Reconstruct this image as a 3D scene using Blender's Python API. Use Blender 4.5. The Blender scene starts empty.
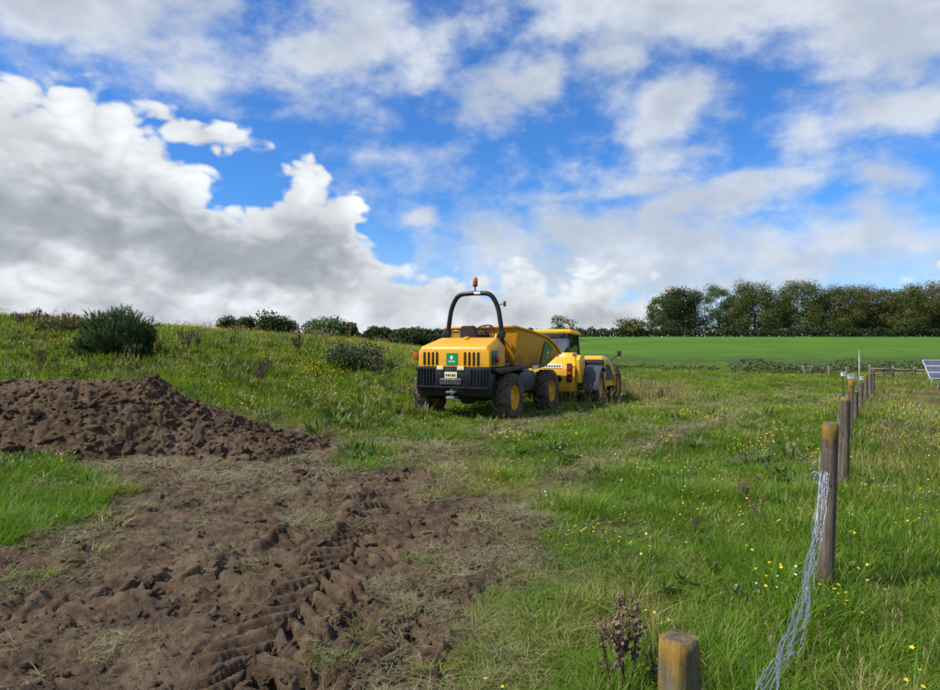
import bpy, bmesh, math, random
import numpy as np
from mathutils import Vector, Matrix, noise as mnoise

R = math.radians
scene = bpy.context.scene
C = scene.collection
random.seed(7)
rng = np.random.default_rng(11)

# ------------------------------------------------------------------ camera
CAM_Z = 1.65
FPX = 647.0                      # focal length in photo pixels (940 wide)
cam_d = bpy.data.cameras.new('camera')
cam_d.sensor_width = 36.0
cam_d.lens = 36.0 * FPX / 940.0
cam_d.clip_start = 0.05
cam_d.clip_end = 9000
cam = bpy.data.objects.new('camera', cam_d)
cam.location = (0, 0, CAM_Z)
cam.rotation_euler = (R(90), 0, 0)
C.objects.link(cam)
scene.camera = cam

# ------------------------------------------------------------------ sun, exposure
SUN_AZ = R(-108)                 # clockwise from +Y (view axis): the sun is to the left, a little behind
SUN_EL = R(47)
sun_vec = Vector((math.sin(SUN_AZ) * math.cos(SUN_EL), math.cos(SUN_AZ) * math.cos(SUN_EL), math.sin(SUN_EL)))
sd = bpy.data.lights.new('sun', 'SUN')
sd.energy = 4.3
sd.angle = R(0.6)
sd.color = (1.0, 0.95, 0.87)
sun = bpy.data.objects.new('sun', sd)
sun.rotation_euler = sun_vec.to_track_quat('Z', 'Y').to_euler()
sun.location = (-30, -10, 40)
C.objects.link(sun)
vs = scene.view_settings
vs.view_transform = 'Standard'
vs.look = 'None'
vs.exposure = 0.32
vs.gamma = 1.0
vs.use_curve_mapping = False

# ------------------------------------------------------------------ node helper
class NT:
    def __init__(self, tree):
        self.t = tree
    def n(self, typ, **kw):
        nd = self.t.nodes.new(typ)
        for k, v in kw.items():
            setattr(nd, k, v)
        return nd
    def put(self, sock, v):
        if v is None:
            return
        if isinstance(v, bpy.types.NodeSocket):
            self.t.links.new(v, sock)
        else:
            sock.default_value = v
    def m(self, op, a, b=None, c=None, clamp=False):
        nd = self.n('ShaderNodeMath', operation=op, use_clamp=clamp)
        self.put(nd.inputs[0], a); self.put(nd.inputs[1], b)
        if c is not None: self.put(nd.inputs[2], c)
        return nd.outputs[0]
    def v(self, op, a, b=None):
        nd = self.n('ShaderNodeVectorMath', operation=op)
        self.put(nd.inputs[0], a); self.put(nd.inputs[1], b)
        return nd.outputs['Value'] if op in ('LENGTH', 'DOT_PRODUCT', 'DISTANCE') else nd.outputs['Vector']
    def scale(self, a, s):
        nd = self.n('ShaderNodeVectorMath', operation='SCALE')
        self.put(nd.inputs[0], a); self.put(nd.inputs['Scale'], s)
        return nd.outputs['Vector']
    def mix(self, f, a, b, blend='MIX'):
        nd = self.n('ShaderNodeMix', data_type='RGBA', blend_type=blend)
        self.put(nd.inputs[0], f); self.put(nd.inputs[6], a); self.put(nd.inputs[7], b)
        return nd.outputs[2]
    def mixf(self, f, a, b):
        nd = self.n('ShaderNodeMix', data_type='FLOAT')
        self.put(nd.inputs[0], f); self.put(nd.inputs[2], a); self.put(nd.inputs[3], b)
        return nd.outputs[0]
    def noise(self, vec, scale, detail=4, rough=0.5, lac=2.0, dist=0.0, color=False, typ='FBM'):
        nd = self.n('ShaderNodeTexNoise', noise_dimensions='3D', noise_type=typ)
        self.put(nd.inputs['Vector'], vec)
        self.put(nd.inputs['Scale'], scale); self.put(nd.inputs['Detail'], detail)
        self.put(nd.inputs['Roughness'], rough); self.put(nd.inputs['Lacunarity'], lac)
        self.put(nd.inputs['Distortion'], dist)
        return nd.outputs['Color'] if color else nd.outputs['Fac']
    def sstep(self, x, lo, hi, tolo=0.0, tohi=1.0):
        nd = self.n('ShaderNodeMapRange', interpolation_type='SMOOTHSTEP')
        self.put(nd.inputs[0], x); self.put(nd.inputs[1], lo); self.put(nd.inputs[2], hi)
        self.put(nd.inputs[3], tolo); self.put(nd.inputs[4], tohi)
        return nd.outputs[0]
    def attr(self, name, typ='GEOMETRY', out='Fac'):
        nd = self.n('ShaderNodeAttribute', attribute_type=typ, attribute_name=name)
        return nd.outputs[out]
    def xyz(self, x, y, z):
        nd = self.n('ShaderNodeCombineXYZ')
        self.put(nd.inputs[0], x); self.put(nd.inputs[1], y); self.put(nd.inputs[2], z)
        return nd.outputs[0]

# ------------------------------------------------------------------ world: Nishita sky with broken cloud
world = bpy.data.worlds.new('World')
scene.world = world
world.use_nodes = True
wt = world.node_tree
wt.nodes.clear()
W = NT(wt)

def build_sky():
    def ang(px, py):
        az = math.atan((px - 470) / FPX)
        el = math.atan((345 - py) / FPX * math.cos(az))
        return az, el
    gen = W.n('ShaderNodeTexCoord').outputs['Generated']
    sep = W.n('ShaderNodeSeparateXYZ'); W.put(sep.inputs[0], gen)
    dx, dy, dz = sep.outputs
    az = W.m('ARCTAN2', dx, dy)
    el = W.m('ARCSINE', dz)
    # noise space squeezed in height, as layers of cloud look towards the horizon
    q = W.v('MULTIPLY', gen, (1.0, 1.0, 1.55))
    wn = W.noise(q, 7.5, 3.5, 0.6, color=True)
    w1 = W.v('SUBTRACT', wn, (0.5, 0.5, 0.5))
    ws = W.n('ShaderNodeSeparateXYZ'); W.put(ws.inputs[0], w1)
    p = W.xyz(az, el, 0.0)
    pw = W.v('MULTIPLY_ADD', w1, (0.135, 0.085, 0.0))
    pw.node.inputs[2].default_value = (0, 0, 0); wt.links.new(p, pw.node.inputs[2])

    def field(blobs, pos):
        acc = None
        for (px, py, rx, ry, rot, wgt) in blobs:
            a, e = ang(px, py)
            ca = math.cos(a)
            mp = W.n('ShaderNodeMapping', vector_type='TEXTURE')
            W.put(mp.inputs[0], pos)
            mp.inputs['Location'].default_value = (a, e, 0)
            mp.inputs['Rotation'].default_value = (0, 0, R(rot))
            mp.inputs['Scale'].default_value = (rx / FPX * ca, ry / FPX * ca, 1)
            val = W.m('MULTIPLY_ADD', W.v('LENGTH', mp.outputs[0]), -wgt, wgt)
            acc = val if acc is None else W.m('MAXIMUM', acc, val)
        return acc
    # broken cover for the rest of the sky, outside the picture
    side = W.m('MAXIMUM', W.sstep(W.m('ABSOLUTE', az), 0.66, 0.95), W.sstep(el, 0.56, 0.8))
    gs = W.n('ShaderNodeSeparateXYZ'); W.put(gs.inputs[0], W.noise(q, 3.0, 2, 0.5, color=True))

    # ---- soft upper layer
    B = BLOBS_SOFT
    bc = field(B, pw)
    bn = W.noise(q, 10.0, 8, 0.58)
    bcov = W.mixf(side, bc, W.m('MULTIPLY_ADD', gs.outputs[0], 4.0, -1.9))
    bden = W.m('MULTIPLY_ADD', W.m('SUBTRACT', bn, 0.5), 2.7, bcov)
    ba = W.m('MULTIPLY', W.sstep(bden, -0.30, 0.80), 0.92)
    bcol = W.mix(W.sstep(ws.outputs[1], -0.14, 0.14), (0.44, 0.49, 0.56, 1), (0.60, 0.64, 0.695, 1))
    bcol = W.mix(W.m('MULTIPLY', W.sstep(bden, 0.6, 1.5), W.m('MULTIPLY_ADD', W.sstep(el, 0.28, 0.5), 0.45, 0.30)), bcol, (0.36, 0.395, 0.445, 1))

    # ---- heaped cumulus below a drawn skyline of cloud tops, crisp edges
    fc = W.n('ShaderNodeFloatCurve')
    pts = [((ang(px, 345)[0] + 0.8) / 1.6, ang(px, py)[1] / 0.5) for px, py in CLOUD_TOPS]
    cv = fc.mapping.curves[0]
    cv.points[0].location = pts[0]; cv.points[1].location = pts[-1]
    for t in pts[1:-1]: cv.points.new(*t)
    for pt in cv.points: pt.handle_type = 'VECTOR'
    fc.mapping.update()
    pws = W.n('ShaderNodeSeparateXYZ'); W.put(pws.inputs[0], pw)
    W.put(fc.inputs['Value'], W.m('MULTIPLY_ADD', pws.outputs[0], 1 / 1.6, 0.5))
    topd = W.m('MULTIPLY', W.m('SUBTRACT', W.m('MULTIPLY', fc.outputs[0], 0.5), pws.outputs[1]), 8.5)
    ac = W.m('MAXIMUM', W.m('MINIMUM', topd, 1.6), field(BLOBS_CRISP, pw))
    qb = W.v('MULTIPLY_ADD', w1, (0.05, 0.05, 0.05)); wt.links.new(q, qb.node.inputs[2])
    def billow(sc):
        return W.m('ABSOLUTE', W.m('MULTIPLY_ADD', W.noise(qb, sc, 0, 0.5), 2.0, -1.0))
    bil = W.m('MULTIPLY_ADD', billow(15.0), 0.85, W.m('MULTIPLY_ADD', billow(36.0), 0.5, -0.29))
    an = W.m('SUBTRACT', bn, 0.5)
    acov = W.mixf(side, ac, W.m('MULTIPLY_ADD', gs.outputs[1], 5.0, W.m('MULTIPLY_ADD', el, -1.1, -2.5)))
    aden = W.m('MULTIPLY_ADD', bil, 0.75, W.m('MULTIPLY_ADD', an, 1.2, acov))
    aa = W.sstep(aden, -0.02, 0.32)
    # thick middles and undersides are grey, tops and rims are white
    pd = W.v('MULTIPLY_ADD', w1, (0.17, 0.11, 0.0)); wt.links.new(p, pd.node.inputs[2])
    dc = field(BLOBS_GREY, pd)
    dcc = W.m('ADD', W.mixf(side, dc, W.m('MULTIPLY_ADD', gs.outputs[2], 4.0, -1.8)), W.m('MULTIPLY_ADD', ws.outputs[2], 1.4, W.m('MULTIPLY', an, -0.9)))
    dark = W.m('MULTIPLY', W.sstep(dcc, -0.25, 0.75), W.sstep(aden, 0.1, 0.75))
    relief = W.m('MULTIPLY_ADD', bil, 0.5, W.m('MULTIPLY_ADD', an, 0.8, -0.04))
    acol = W.mix(dark, (0.68, 0.71, 0.745, 1), (0.325, 0.355, 0.40, 1))
    gain = W.m('MULTIPLY_ADD', relief, W.m('MULTIPLY_ADD', dark, -0.2, 0.75), 0.96)

    sky = W.n('ShaderNodeTexSky', sky_type='NISHITA')
    sky.sun_disc = False
    sky.sun_elevation = SUN_EL
    sky.sun_rotation = SUN_AZ
    sky.air_density = 1.0
    sky.dust_density = 0.2
    sky.ozone_density = 2.2
    skyc = W.v('MULTIPLY', sky.outputs[0], (0.38, 0.82, 1.36))
    hz = W.sstep(el, 0.0, 0.22, 0.55, 0.0)          # whiter air low down
    base = W.mix(hz, skyc, (5.4, 6.0, 6.8, 1))
    c1 = W.mix(ba, base, W.scale(bcol, 10.0))
    c2 = W.mix(aa, c1, W.scale(acol, W.m('MULTIPLY', gain, 10.0)))
    bg = W.n('ShaderNodeBackground')
    W.put(bg.inputs[0], c2)
    bg.inputs[1].default_value = 0.1
    out = W.n('ShaderNodeOutputWorld')
    wt.links.new(bg.outputs[0], out.inputs[0])

# where the clouds stand: (photo x, photo y, half width, half height, tilt, weight), turned into directions above
BLOBS_SOFT = [(70, 6, 230, 62, -2, 1.0), (355, 38, 120, 62, 8, 1.0), (525, 88, 95, 36, 14, .85), (600, 60, 75, 40, 35, .75), (730, 4, 290, 46, -3, 1.0), (895, 34, 130, 60, -25, 1.0),
              (670, 118, 68, 48, 12, .95), (585, 160, 36, 66, -32, .5), (835, 116, 72, 34, 10, .8), (915, 105, 60, 24, -5, .7), (880, 180, 26, 26, 40, .45),
              (700, 205, 175, 25, 11, .95), (590, 194, 110, 17, 3, .6), (860, 236, 140, 36, -4, .9), (560, 240, 150, 40, 0, .95), (660, 262, 240, 44, 3, 1.0), (285, 118, 25, 11, 0, .5), (400, 145, 75, 36, -30, .22), (430, 216, 26, 9, 0, .5)]
CLOUD_TOPS = [(-196, 70), (-100, 58), (0, 62), (60, 66), (100, 80), (122, 106), (150, 116), (180, 148), (215, 186), (240, 196), (266, 190), (280, 170), (300, 158), (322, 160), (342, 182), (350, 208), (366, 236), (388, 254), (425, 276),
              (470, 262), (520, 258), (556, 285), (584, 270), (610, 266), (640, 284), (690, 302), (760, 316), (850, 316), (895, 290), (930, 268), (1040, 255), (1136, 250)]
BLOBS_CRISP = [(205, 134, 54, 17, -14, .75), (160, 118, 40, 14, -15, .5)]
BLOBS_GREY = [(150, 196, 120, 30, -14, .75), (50, 222, 190, 44, 0, 1.0), (225, 254, 190, 38, -12, 1.15), (340, 262, 110, 40, -15, .55), (440, 296, 160, 34, 0, .55), (560, 312, 110, 30, 0, .6), (645, 294, 50, 17, 10, .8), (800, 320, 200, 30, 0, .4), (930, 276, 80, 22, 0, .8), (120, 318, 260, 26, 0, .35)]
build_sky()
world.cycles.sampling_method = 'MANUAL'
world.cycles.sample_map_resolution = 256

# ------------------------------------------------------------------ render settings that keep it quick
scene.cycles.use_adaptive_sampling = True
scene.cycles.adaptive_threshold = 0.015
scene.cycles.max_bounces = 6
scene.cycles.diffuse_bounces = 2
scene.cycles.glossy_bounces = 2
scene.cycles.transmission_bounces = 4
scene.cycles.transparent_max_bounces = 8
scene.cycles.caustics_reflective = False
scene.cycles.caustics_refractive = False

# ------------------------------------------------------------------ numpy noise
_prng = np.random.default_rng(5)
_perm = np.concatenate([_prng.permutation(512)] * 3)
_ga = _prng.uniform(0, 2 * np.pi, 512)
_gx, _gy = np.cos(_ga), np.sin(_ga)
def perlin(x, y, seed=0):
    x = np.asarray(x, float) + seed * 17.31; y = np.asarray(y, float) - seed * 9.77
    xi = np.floor(x).astype(np.int64); yi = np.floor(y).astype(np.int64)
    xf = x - xi; yf = y - yi
    u = xf * xf * xf * (xf * (xf * 6 - 15) + 10); v = yf * yf * yf * (yf * (yf * 6 - 15) + 10)
    def g(ix, iy, fx, fy):
        h = _perm[_perm[ix & 511] + (iy & 511)]
        return _gx[h] * fx + _gy[h] * fy
    a = g(xi, yi, xf, yf); b = g(xi + 1, yi, xf - 1, yf)
    c = g(xi, yi + 1, xf, yf - 1); d = g(xi + 1, yi + 1, xf - 1, yf - 1)
    return (a + u * (b - a) + v * ((c + u * (d - c)) - (a + u * (b - a)))) * 1.5
def fbm(x, y, scale, octs=4, seed=0, gain=0.5, ridged=False):
    out = 0; amp = 1.0; f = 1.0 / scale; tot = 0
    for o in range(octs):
        n = perlin(np.asarray(x) * f, np.asarray(y) * f, seed + o * 3)
        if ridged: n = 1 - 2 * np.abs(n)
        out = out + amp * n; tot += amp; amp *= gain; f *= 2.03
    return out / tot
def ss(a, b, x):
    t = np.clip((np.asarray(x, float) - a) / (b - a), 0, 1)
    return t * t * (3 - 2 * t)
def G(px, py, z=0.0):
    Y = (CAM_Z - z) * FPX / (py - 345.0)
    return ((px - 470) / FPX * Y, Y)
def poly_sd(x, y, pts):
    """signed distance to a polygon, negative inside"""
    x = np.asarray(x, float); y = np.asarray(y, float)
    d = np.full(x.shape, 1e9); s = np.zeros(x.shape, bool)
    n = len(pts)
    for i in range(n):
        ax, ay = pts[i]; bx, by = pts[(i + 1) % n]
        ex, ey = bx - ax, by - ay
        t = np.clip(((x - ax) * ex + (y - ay) * ey) / (ex * ex + ey * ey), 0, 1)
        d = np.minimum(d, (x - ax - t * ex) ** 2 + (y - ay - t * ey) ** 2)
        c = ((ay > y) != (by > y))
        with np.errstate(divide='ignore', invalid='ignore'):
            xc = ax + (y - ay) * ex / (ey if ey != 0 else 1e-12)
        s ^= c & (x < xc)
    d = np.sqrt(d)
    return np.where(s, -d, d)
def smooth_line(pts, n=60):
    p = np.array(pts, float)
    out = []
    for i in range(len(p) - 1):
        p0 = p[max(i - 1, 0)]; p1 = p[i]; p2 = p[i + 1]; p3 = p[min(i + 2, len(p) - 1)]
        for t in np.linspace(0, 1, 8, endpoint=False):
            out.append(0.5 * (2 * p1 + (p2 - p0) * t + (2 * p0 - 5 * p1 + 4 * p2 - p3) * t * t + (3 * p1 - p0 - 3 * p2 + p3) * t ** 3))
    out.append(p[-1])
    return np.array(out)
def line_sd(x, y, line):
    """(signed lateral distance, arc length) to the nearest point of a polyline"""
    x = np.asarray(x, float); y = np.asarray(y, float)
    best = np.full(x.shape, 1e9); lat = np.full(x.shape, 1e3); arc = np.zeros(x.shape)
    s = 0.0
    for i in range(len(line) - 1):
        a = line[i]; b = line[i + 1]; e = b - a; L = math.hypot(*e)
        if L < 1e-6: continue
        t = np.clip(((x - a[0]) * e[0] + (y - a[1]) * e[1]) / (L * L), 0, 1)
        rx = x - a[0] - t * e[0]; ry = y - a[1] - t * e[1]
        dd = rx * rx + ry * ry
        sel = dd < best
        best = np.where(sel, dd, best)
        cr = (e[0] * ry - e[1] * rx) / L
        lat = np.where(sel, np.sign(cr) * np.sqrt(dd), lat)
        arc = np.where(sel, s + t * L, arc)
        s += L
    return lat, arc

# ------------------------------------------------------------------ the lie of the land
def base_h(x, y):
    x = np.asarray(x, float); y = np.asarray(y, float)
    wob = 1.2 * perlin(x / 6.0, y / 6.0, 3)
    u = ss(9.5, 25.5, y + wob)
    A = np.interp(x, [-80, -19, -12.5, -5.6, -2.2, 0.0, 2.0, 4.5], [3.2, 2.68, 2.12, 1.62, 0.92, 0.32, 0.1, 0.0])
    bank = A * u * (1 - ss(34, 115, y))
    F = 3.55 * ss(48, 152, y) * (1 - 0.8 * ss(180, 420, y))
    dip = -0.40 * ss(13, 22, y) * (1 - ss(42, 68, y)) * ss(3.0, 9.0, x)
    hum = (0.05 * perlin(x / 1.7, y / 1.7, 8) + 0.10 * perlin(x / 5.2, y / 5.2, 9)) * ss(5, 11, y) * (1 - 0.7 * ss(40, 70, y))
    stand = np.exp(-(((x - 1.0) / 2.4) ** 2 + ((y - 15.8) / 2.6) ** 2) ** 2)      # level standing for the dumper
    return (bank + hum) * (1 - 0.92 * stand) + F + dip * (1 - 0.7 * stand)

MUD = [G(*p) for p in [(-420, 440), (-100, 430), (0, 428), (200, 426), (292, 430), (335, 438), (420, 452), (432, 470), (455, 490), (530, 505), (562, 528), (520, 570), (492, 610), (478, 660), (470, 720), (465, 900), (300, 1100), (-300, 900), (-700, 600), (-600, 480)]]
LAWN = [G(*p) for p in [(-320, 430), (0, 449), (45, 456), (86, 474), (118, 494), (95, 516), (45, 532), (0, 548), (-300, 590)]]
ISLE = [G(*p) for p in [(345, 447), (392, 444), (404, 455), (390, 468), (350, 470)]]
RUT1 = smooth_line([G(*p) for p in [(150, 830), (205, 740), (258, 665), (303, 612), (345, 566), (382, 520), (408, 480), (421, 452), (430, 430)]])
RUT2 = smooth_line([G(*p) for p in [(330, 900), (372, 740), (398, 665), (424, 610), (444, 560), (452, 522), (470, 490), (505, 460), (560, 438)]])
RUT0 = smooth_line([G(*p) for p in [(-190, 690), (-60, 640), (40, 612), (140, 587), (225, 570), (290, 548), (322, 512), (330, 480), (322, 455), (300, 438)]])
WHEEL1 = smooth_line([G(*p) for p in [(430, 470), (470, 445), (530, 425), (600, 412), (680, 402), (740, 392), (800, 383)]])
WHEEL2 = smooth_line([G(*p) for p in [(500, 520), (560, 480), (620, 452), (690, 430), (740, 416), (800, 400), (850, 388)]])
TRK = [smooth_line([(12.6, 15), (15.0, 20.5), (17.0, 24), (18.8, 28), (22.4, 35), (27, 42)]), smooth_line([(16.0, 18), (18.8, 24.5), (20.9, 28.8), (22.9, 33), (26, 38)])]

def masks(x, y):
    x = np.asarray(x, float); y = np.asarray(y, float)
    jit = 0.16 * fbm(x, y, 0.9, 4, 21) + 0.05 * perlin(x / 0.12, y / 0.12, 5)
    grow = np.clip(y / 6.0, 0.6, 2.2)
    dm = poly_sd(x, y, MUD) + jit * grow * 1.6
    dl = poly_sd(x, y, LAWN) + jit * grow * 1.5 + 0.22 * fbm(x, y, 0.35, 3, 27)
    di = poly_sd(x, y, ISLE) + jit * grow * 0.6
    mud = ss(0.10, -0.16, dm)
    lawn = np.maximum(ss(0.06, -0.12, dl), ss(0.06, -0.1, di) * 0.9)
    mud = mud * (1 - lawn)
    # straw and crushed grass lies around the edges of the mud and in patches on it
    edge = np.exp(-((dm - 0.05) / 0.62) ** 2) + 0.8 * np.exp(-(dl / 0.32) ** 2)
    pat = ss(0.02, 0.34, fbm(x, y, 1.3, 4, 31))
    pat3 = ss(-0.12, 0.3, fbm(x, y, 0.55, 3, 35))
    zone = np.exp(-(((x + 3.0) / 1.1) ** 2 + ((y - 9.3) / 0.8) ** 2)) + np.exp(-(((x + 3.3) / 0.9) ** 2 + ((y - 5.6) / 0.5) ** 2)) + np.exp(-(((x + 2.9) / 0.7) ** 2 + ((y - 7.2) / 0.8) ** 2))
    straw = np.clip(0.6 * zone * (0.4 + 0.6 * pat3) * (1 - lawn) + edge * (0.35 + 0.65 * pat3) + (0.55 * pat + 0.22 * ss(0.1, 0.4, fbm(x, y, 0.3, 3, 37))) * mud, 0, 1)
    l1, a1 = line_sd(x, y, WHEEL1); l2, a2 = line_sd(x, y, WHEEL2)
    path = np.maximum(np.exp(-(l1 / 0.40) ** 2), 0.95 * np.exp(-(l2 / 0.38) ** 2)) * (1 - mud)
    lt = np.minimum(np.abs(line_sd(x, y, TRK[0])[0]), np.abs(line_sd(x, y, TRK[1])[0]))
    trk = np.exp(-(lt / 0.62) ** 2) * ss(-0.35, 0.2, fbm(x, y, 2.0, 3, 41) + 0.15)
    return mud, lawn, straw, path, trk

def lugs(lat, arc, half=0.27, pitch=0.19, flip=1):
    side = np.clip(1 - np.abs(lat) / half, 0, 1)
    ph = arc + flip * np.abs(lat) * 0.75 + 0.5 * pitch * (lat > 0)
    w = np.sin(ph * 2 * np.pi / pitch)
    bar = ss(-0.15, 0.55, w)
    return bar * ss(0.0, 0.18, side), side

def detail_h(x, y, mud):
    """relief of the churned mud: ruts, tread bars, berms and lumps"""
    z = np.zeros_like(x)
    near = mud > 0.003
    if not near.any():
        return z
    xs, ys, ms = x[near], y[near], mud[near]
    wx = xs + 0.05 * perlin(xs / 0.35, ys / 0.35, 51); wy = ys + 0.05 * perlin(xs / 0.35, ys / 0.35, 52)
    lump = 0.06 * fbm(wx, wy, 1.1, 3, 61) + 0.065 * fbm(wx, wy, 0.36, 3, 65) + 0.045 * (0.2 - fbm(xs, ys, 0.26, 3, 68, 0.5, True)) * ss(-0.2, 0.3, fbm(xs, ys, 0.9, 2, 69)) + 0.024 * np.clip(fbm(xs, ys, 0.16, 3, 66), -0.15, 1) + 0.030 * (0.25 - fbm(xs, ys, 0.11, 4, 71, 0.62, True))
    calm = np.ones_like(xs)
    t = np.zeros_like(xs)
    for line, fl, half, depth, worn in ((RUT1, 1, 0.34, 0.030, 1.0), (RUT2, 1, 0.27, 0.018, 0.7), (RUT0, -1, 0.22, 0.045, 0.7)):
        lat, arc = line_sd(wx, wy, line)
        bar, side = lugs(lat, arc, half, 0.19, fl)
        inside = ss(half * 1.12, half * 0.85, np.abs(lat))
        berm = np.exp(-((np.abs(lat) - half * 1.28) / 0.085) ** 2) * (0.5 + 0.6 * perlin(arc / 0.33 + np.sign(lat) * 7, lat * 0, 81))
        vis = ss(-0.36, 0.12, fbm(wx, wy, 0.7, 3, 77)) * worn
        vis = np.maximum(vis, ss(5.2, 4.2, ys) * (0.85 if line is RUT1 else (0.45 if line is RUT2 else 0.3)))
        brk = ss(-0.25, 0.3, fbm(wx, wy, 0.6, 3, 79))
        if line is RUT0: brk = np.maximum(brk, 0.9 * (lat > 0) * ss(6.5, 5.5, ys))
        berm = berm * brk
        inside = inside * (0.55 + 0.45 * ss(-0.3, 0.2, fbm(wx, wy, 0.9, 2, 83)))
        t += inside * (-depth + bar * (0.085 + 0.03 * ss(5.2, 4.2, ys) * (line is RUT1)) * vis) + np.clip(berm, 0, 1) * 0.05 * (2.2 if line is RUT0 else 0.8)
        calm = np.minimum(calm, 1 - (0.9 if line is RUT1 else 0.8) * inside)
    smear = 0.02 * fbm(xs * 0.8 + ys * 0.5, (ys - xs * 0.6) * 3.2, 0.35, 3, 91)
    z[near] = (lump * calm + t + smear) * ss(0.0, 0.55, ms) * (1 - 0.5 * ss(8, 14, ys))
    return z

def H(x, y):
    x = np.atleast_1d(np.asarray(x, float)); y = np.atleast_1d(np.asarray(y, float))
    b = base_h(x, y)
    sel = (y > 0.5) & (y < 26) & (x < 8)
    if sel.any():
        mud = masks(x[sel], y[sel])[0]
        b[sel] += detail_h(x[sel], y[sel], mud)
    return b
def H1(x, y):
    return float(H([x], [y])[0])

# ------------------------------------------------------------------ mesh helpers
def mesh_np(name, verts, faces, mat=None, smooth=True):
    """faces: (n,k) int array, all the same size"""
    me = bpy.data.meshes.new(name)
    v = np.asarray(verts, np.float32); f = np.asarray(faces, np.int32)
    me.vertices.add(len(v)); me.vertices.foreach_set('co', v.ravel())
    k = f.shape[1]
    me.loops.add(f.size); me.loops.foreach_set('vertex_index', f.ravel())
    me.polygons.add(len(f)); me.polygons.foreach_set('loop_start', np.arange(0, f.size, k, dtype=np.int32))
    if smooth: me.polygons.foreach_set('use_smooth', np.ones(len(f), bool))
    me.update(calc_edges=True)
    if mat: me.materials.append(mat)
    return me
def fattr(me, name, vals, dom='POINT', typ='FLOAT'):
    a = me.attributes.new(name, typ, dom)
    a.data.foreach_set('vector' if typ == 'FLOAT_VECTOR' else 'value', np.ascontiguousarray(vals).ravel())
def link(name, me, parent=None):
    o = bpy.data.objects.new(name, me); C.objects.link(o)
    if parent: o.parent = parent
    return o
def tag(o, label=None, cat=None, group=None, kind=None):
    if label: o['label'] = label
    if cat: o['category'] = cat
    if group: o['group'] = group
    if kind: o['kind'] = kind
    return o
def new_mat(name):
    m = bpy.data.materials.new(name); m.use_nodes = True
    m.node_tree.nodes.clear()
    return m, NT(m.node_tree)
def finish(N, shader, disp=None):
    o = N.n('ShaderNodeOutputMaterial')
    N.t.links.new(shader, o.inputs[0])
def principled(N, color, rough=0.6, spec=0.3, metal=0.0, normal=None, **kw):
    p = N.n('ShaderNodeBsdfPrincipled')
    N.put(p.inputs['Base Color'], color); N.put(p.inputs['Roughness'], rough)
    N.put(p.inputs['Specular IOR Level'], spec); N.put(p.inputs['Metallic'], metal)
    if normal: N.put(p.inputs['Normal'], normal)
    for k, v in kw.items(): N.put(p.inputs[k.replace('_', ' ')], v)
    return p.outputs[0]
def bump(N, h, strength=0.5, dist=0.02):
    b = N.n('ShaderNodeBump'); b.inputs['Strength'].default_value = strength; b.inputs['Distance'].default_value = dist
    N.put(b.inputs['Height'], h)
    return b.outputs[0]

# soil colour shared by ground, heap and clods
def soil_color(N, pos):
    n1 = N.noise(pos, 1.3, 4, 0.6); n2 = N.noise(pos, 9.0, 6, 0.65); n3 = N.noise(pos, 60.0, 3, 0.6)
    c = N.mix(N.sstep(n1, 0.36, 0.64), (0.070, 0.041, 0.022, 1), (0.136, 0.085, 0.047, 1))
    c = N.mix(N.m('MULTIPLY', N.sstep(N.noise(pos, 0.75, 5, 0.65), 0.50, 0.66), 0.6), c, (0.25, 0.175, 0.108, 1))
    c = N.mix(N.sstep(n2, 0.42, 0.68), c, (0.205, 0.140, 0.082, 1))
    c = N.mix(N.m('MULTIPLY', N.sstep(n3, 0.60, 0.75), 0.5), c, (0.30, 0.23, 0.155, 1))
    wet = N.sstep(N.noise(pos, 2.1, 4, 0.55), 0.52, 0.66)
    c = N.mix(N.m('MULTIPLY', wet, 0.45), c, (0.052, 0.030, 0.017, 1))
    return c, wet
def pos_node(N):
    return N.n('ShaderNodeNewGeometry').outputs['Position']

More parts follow.
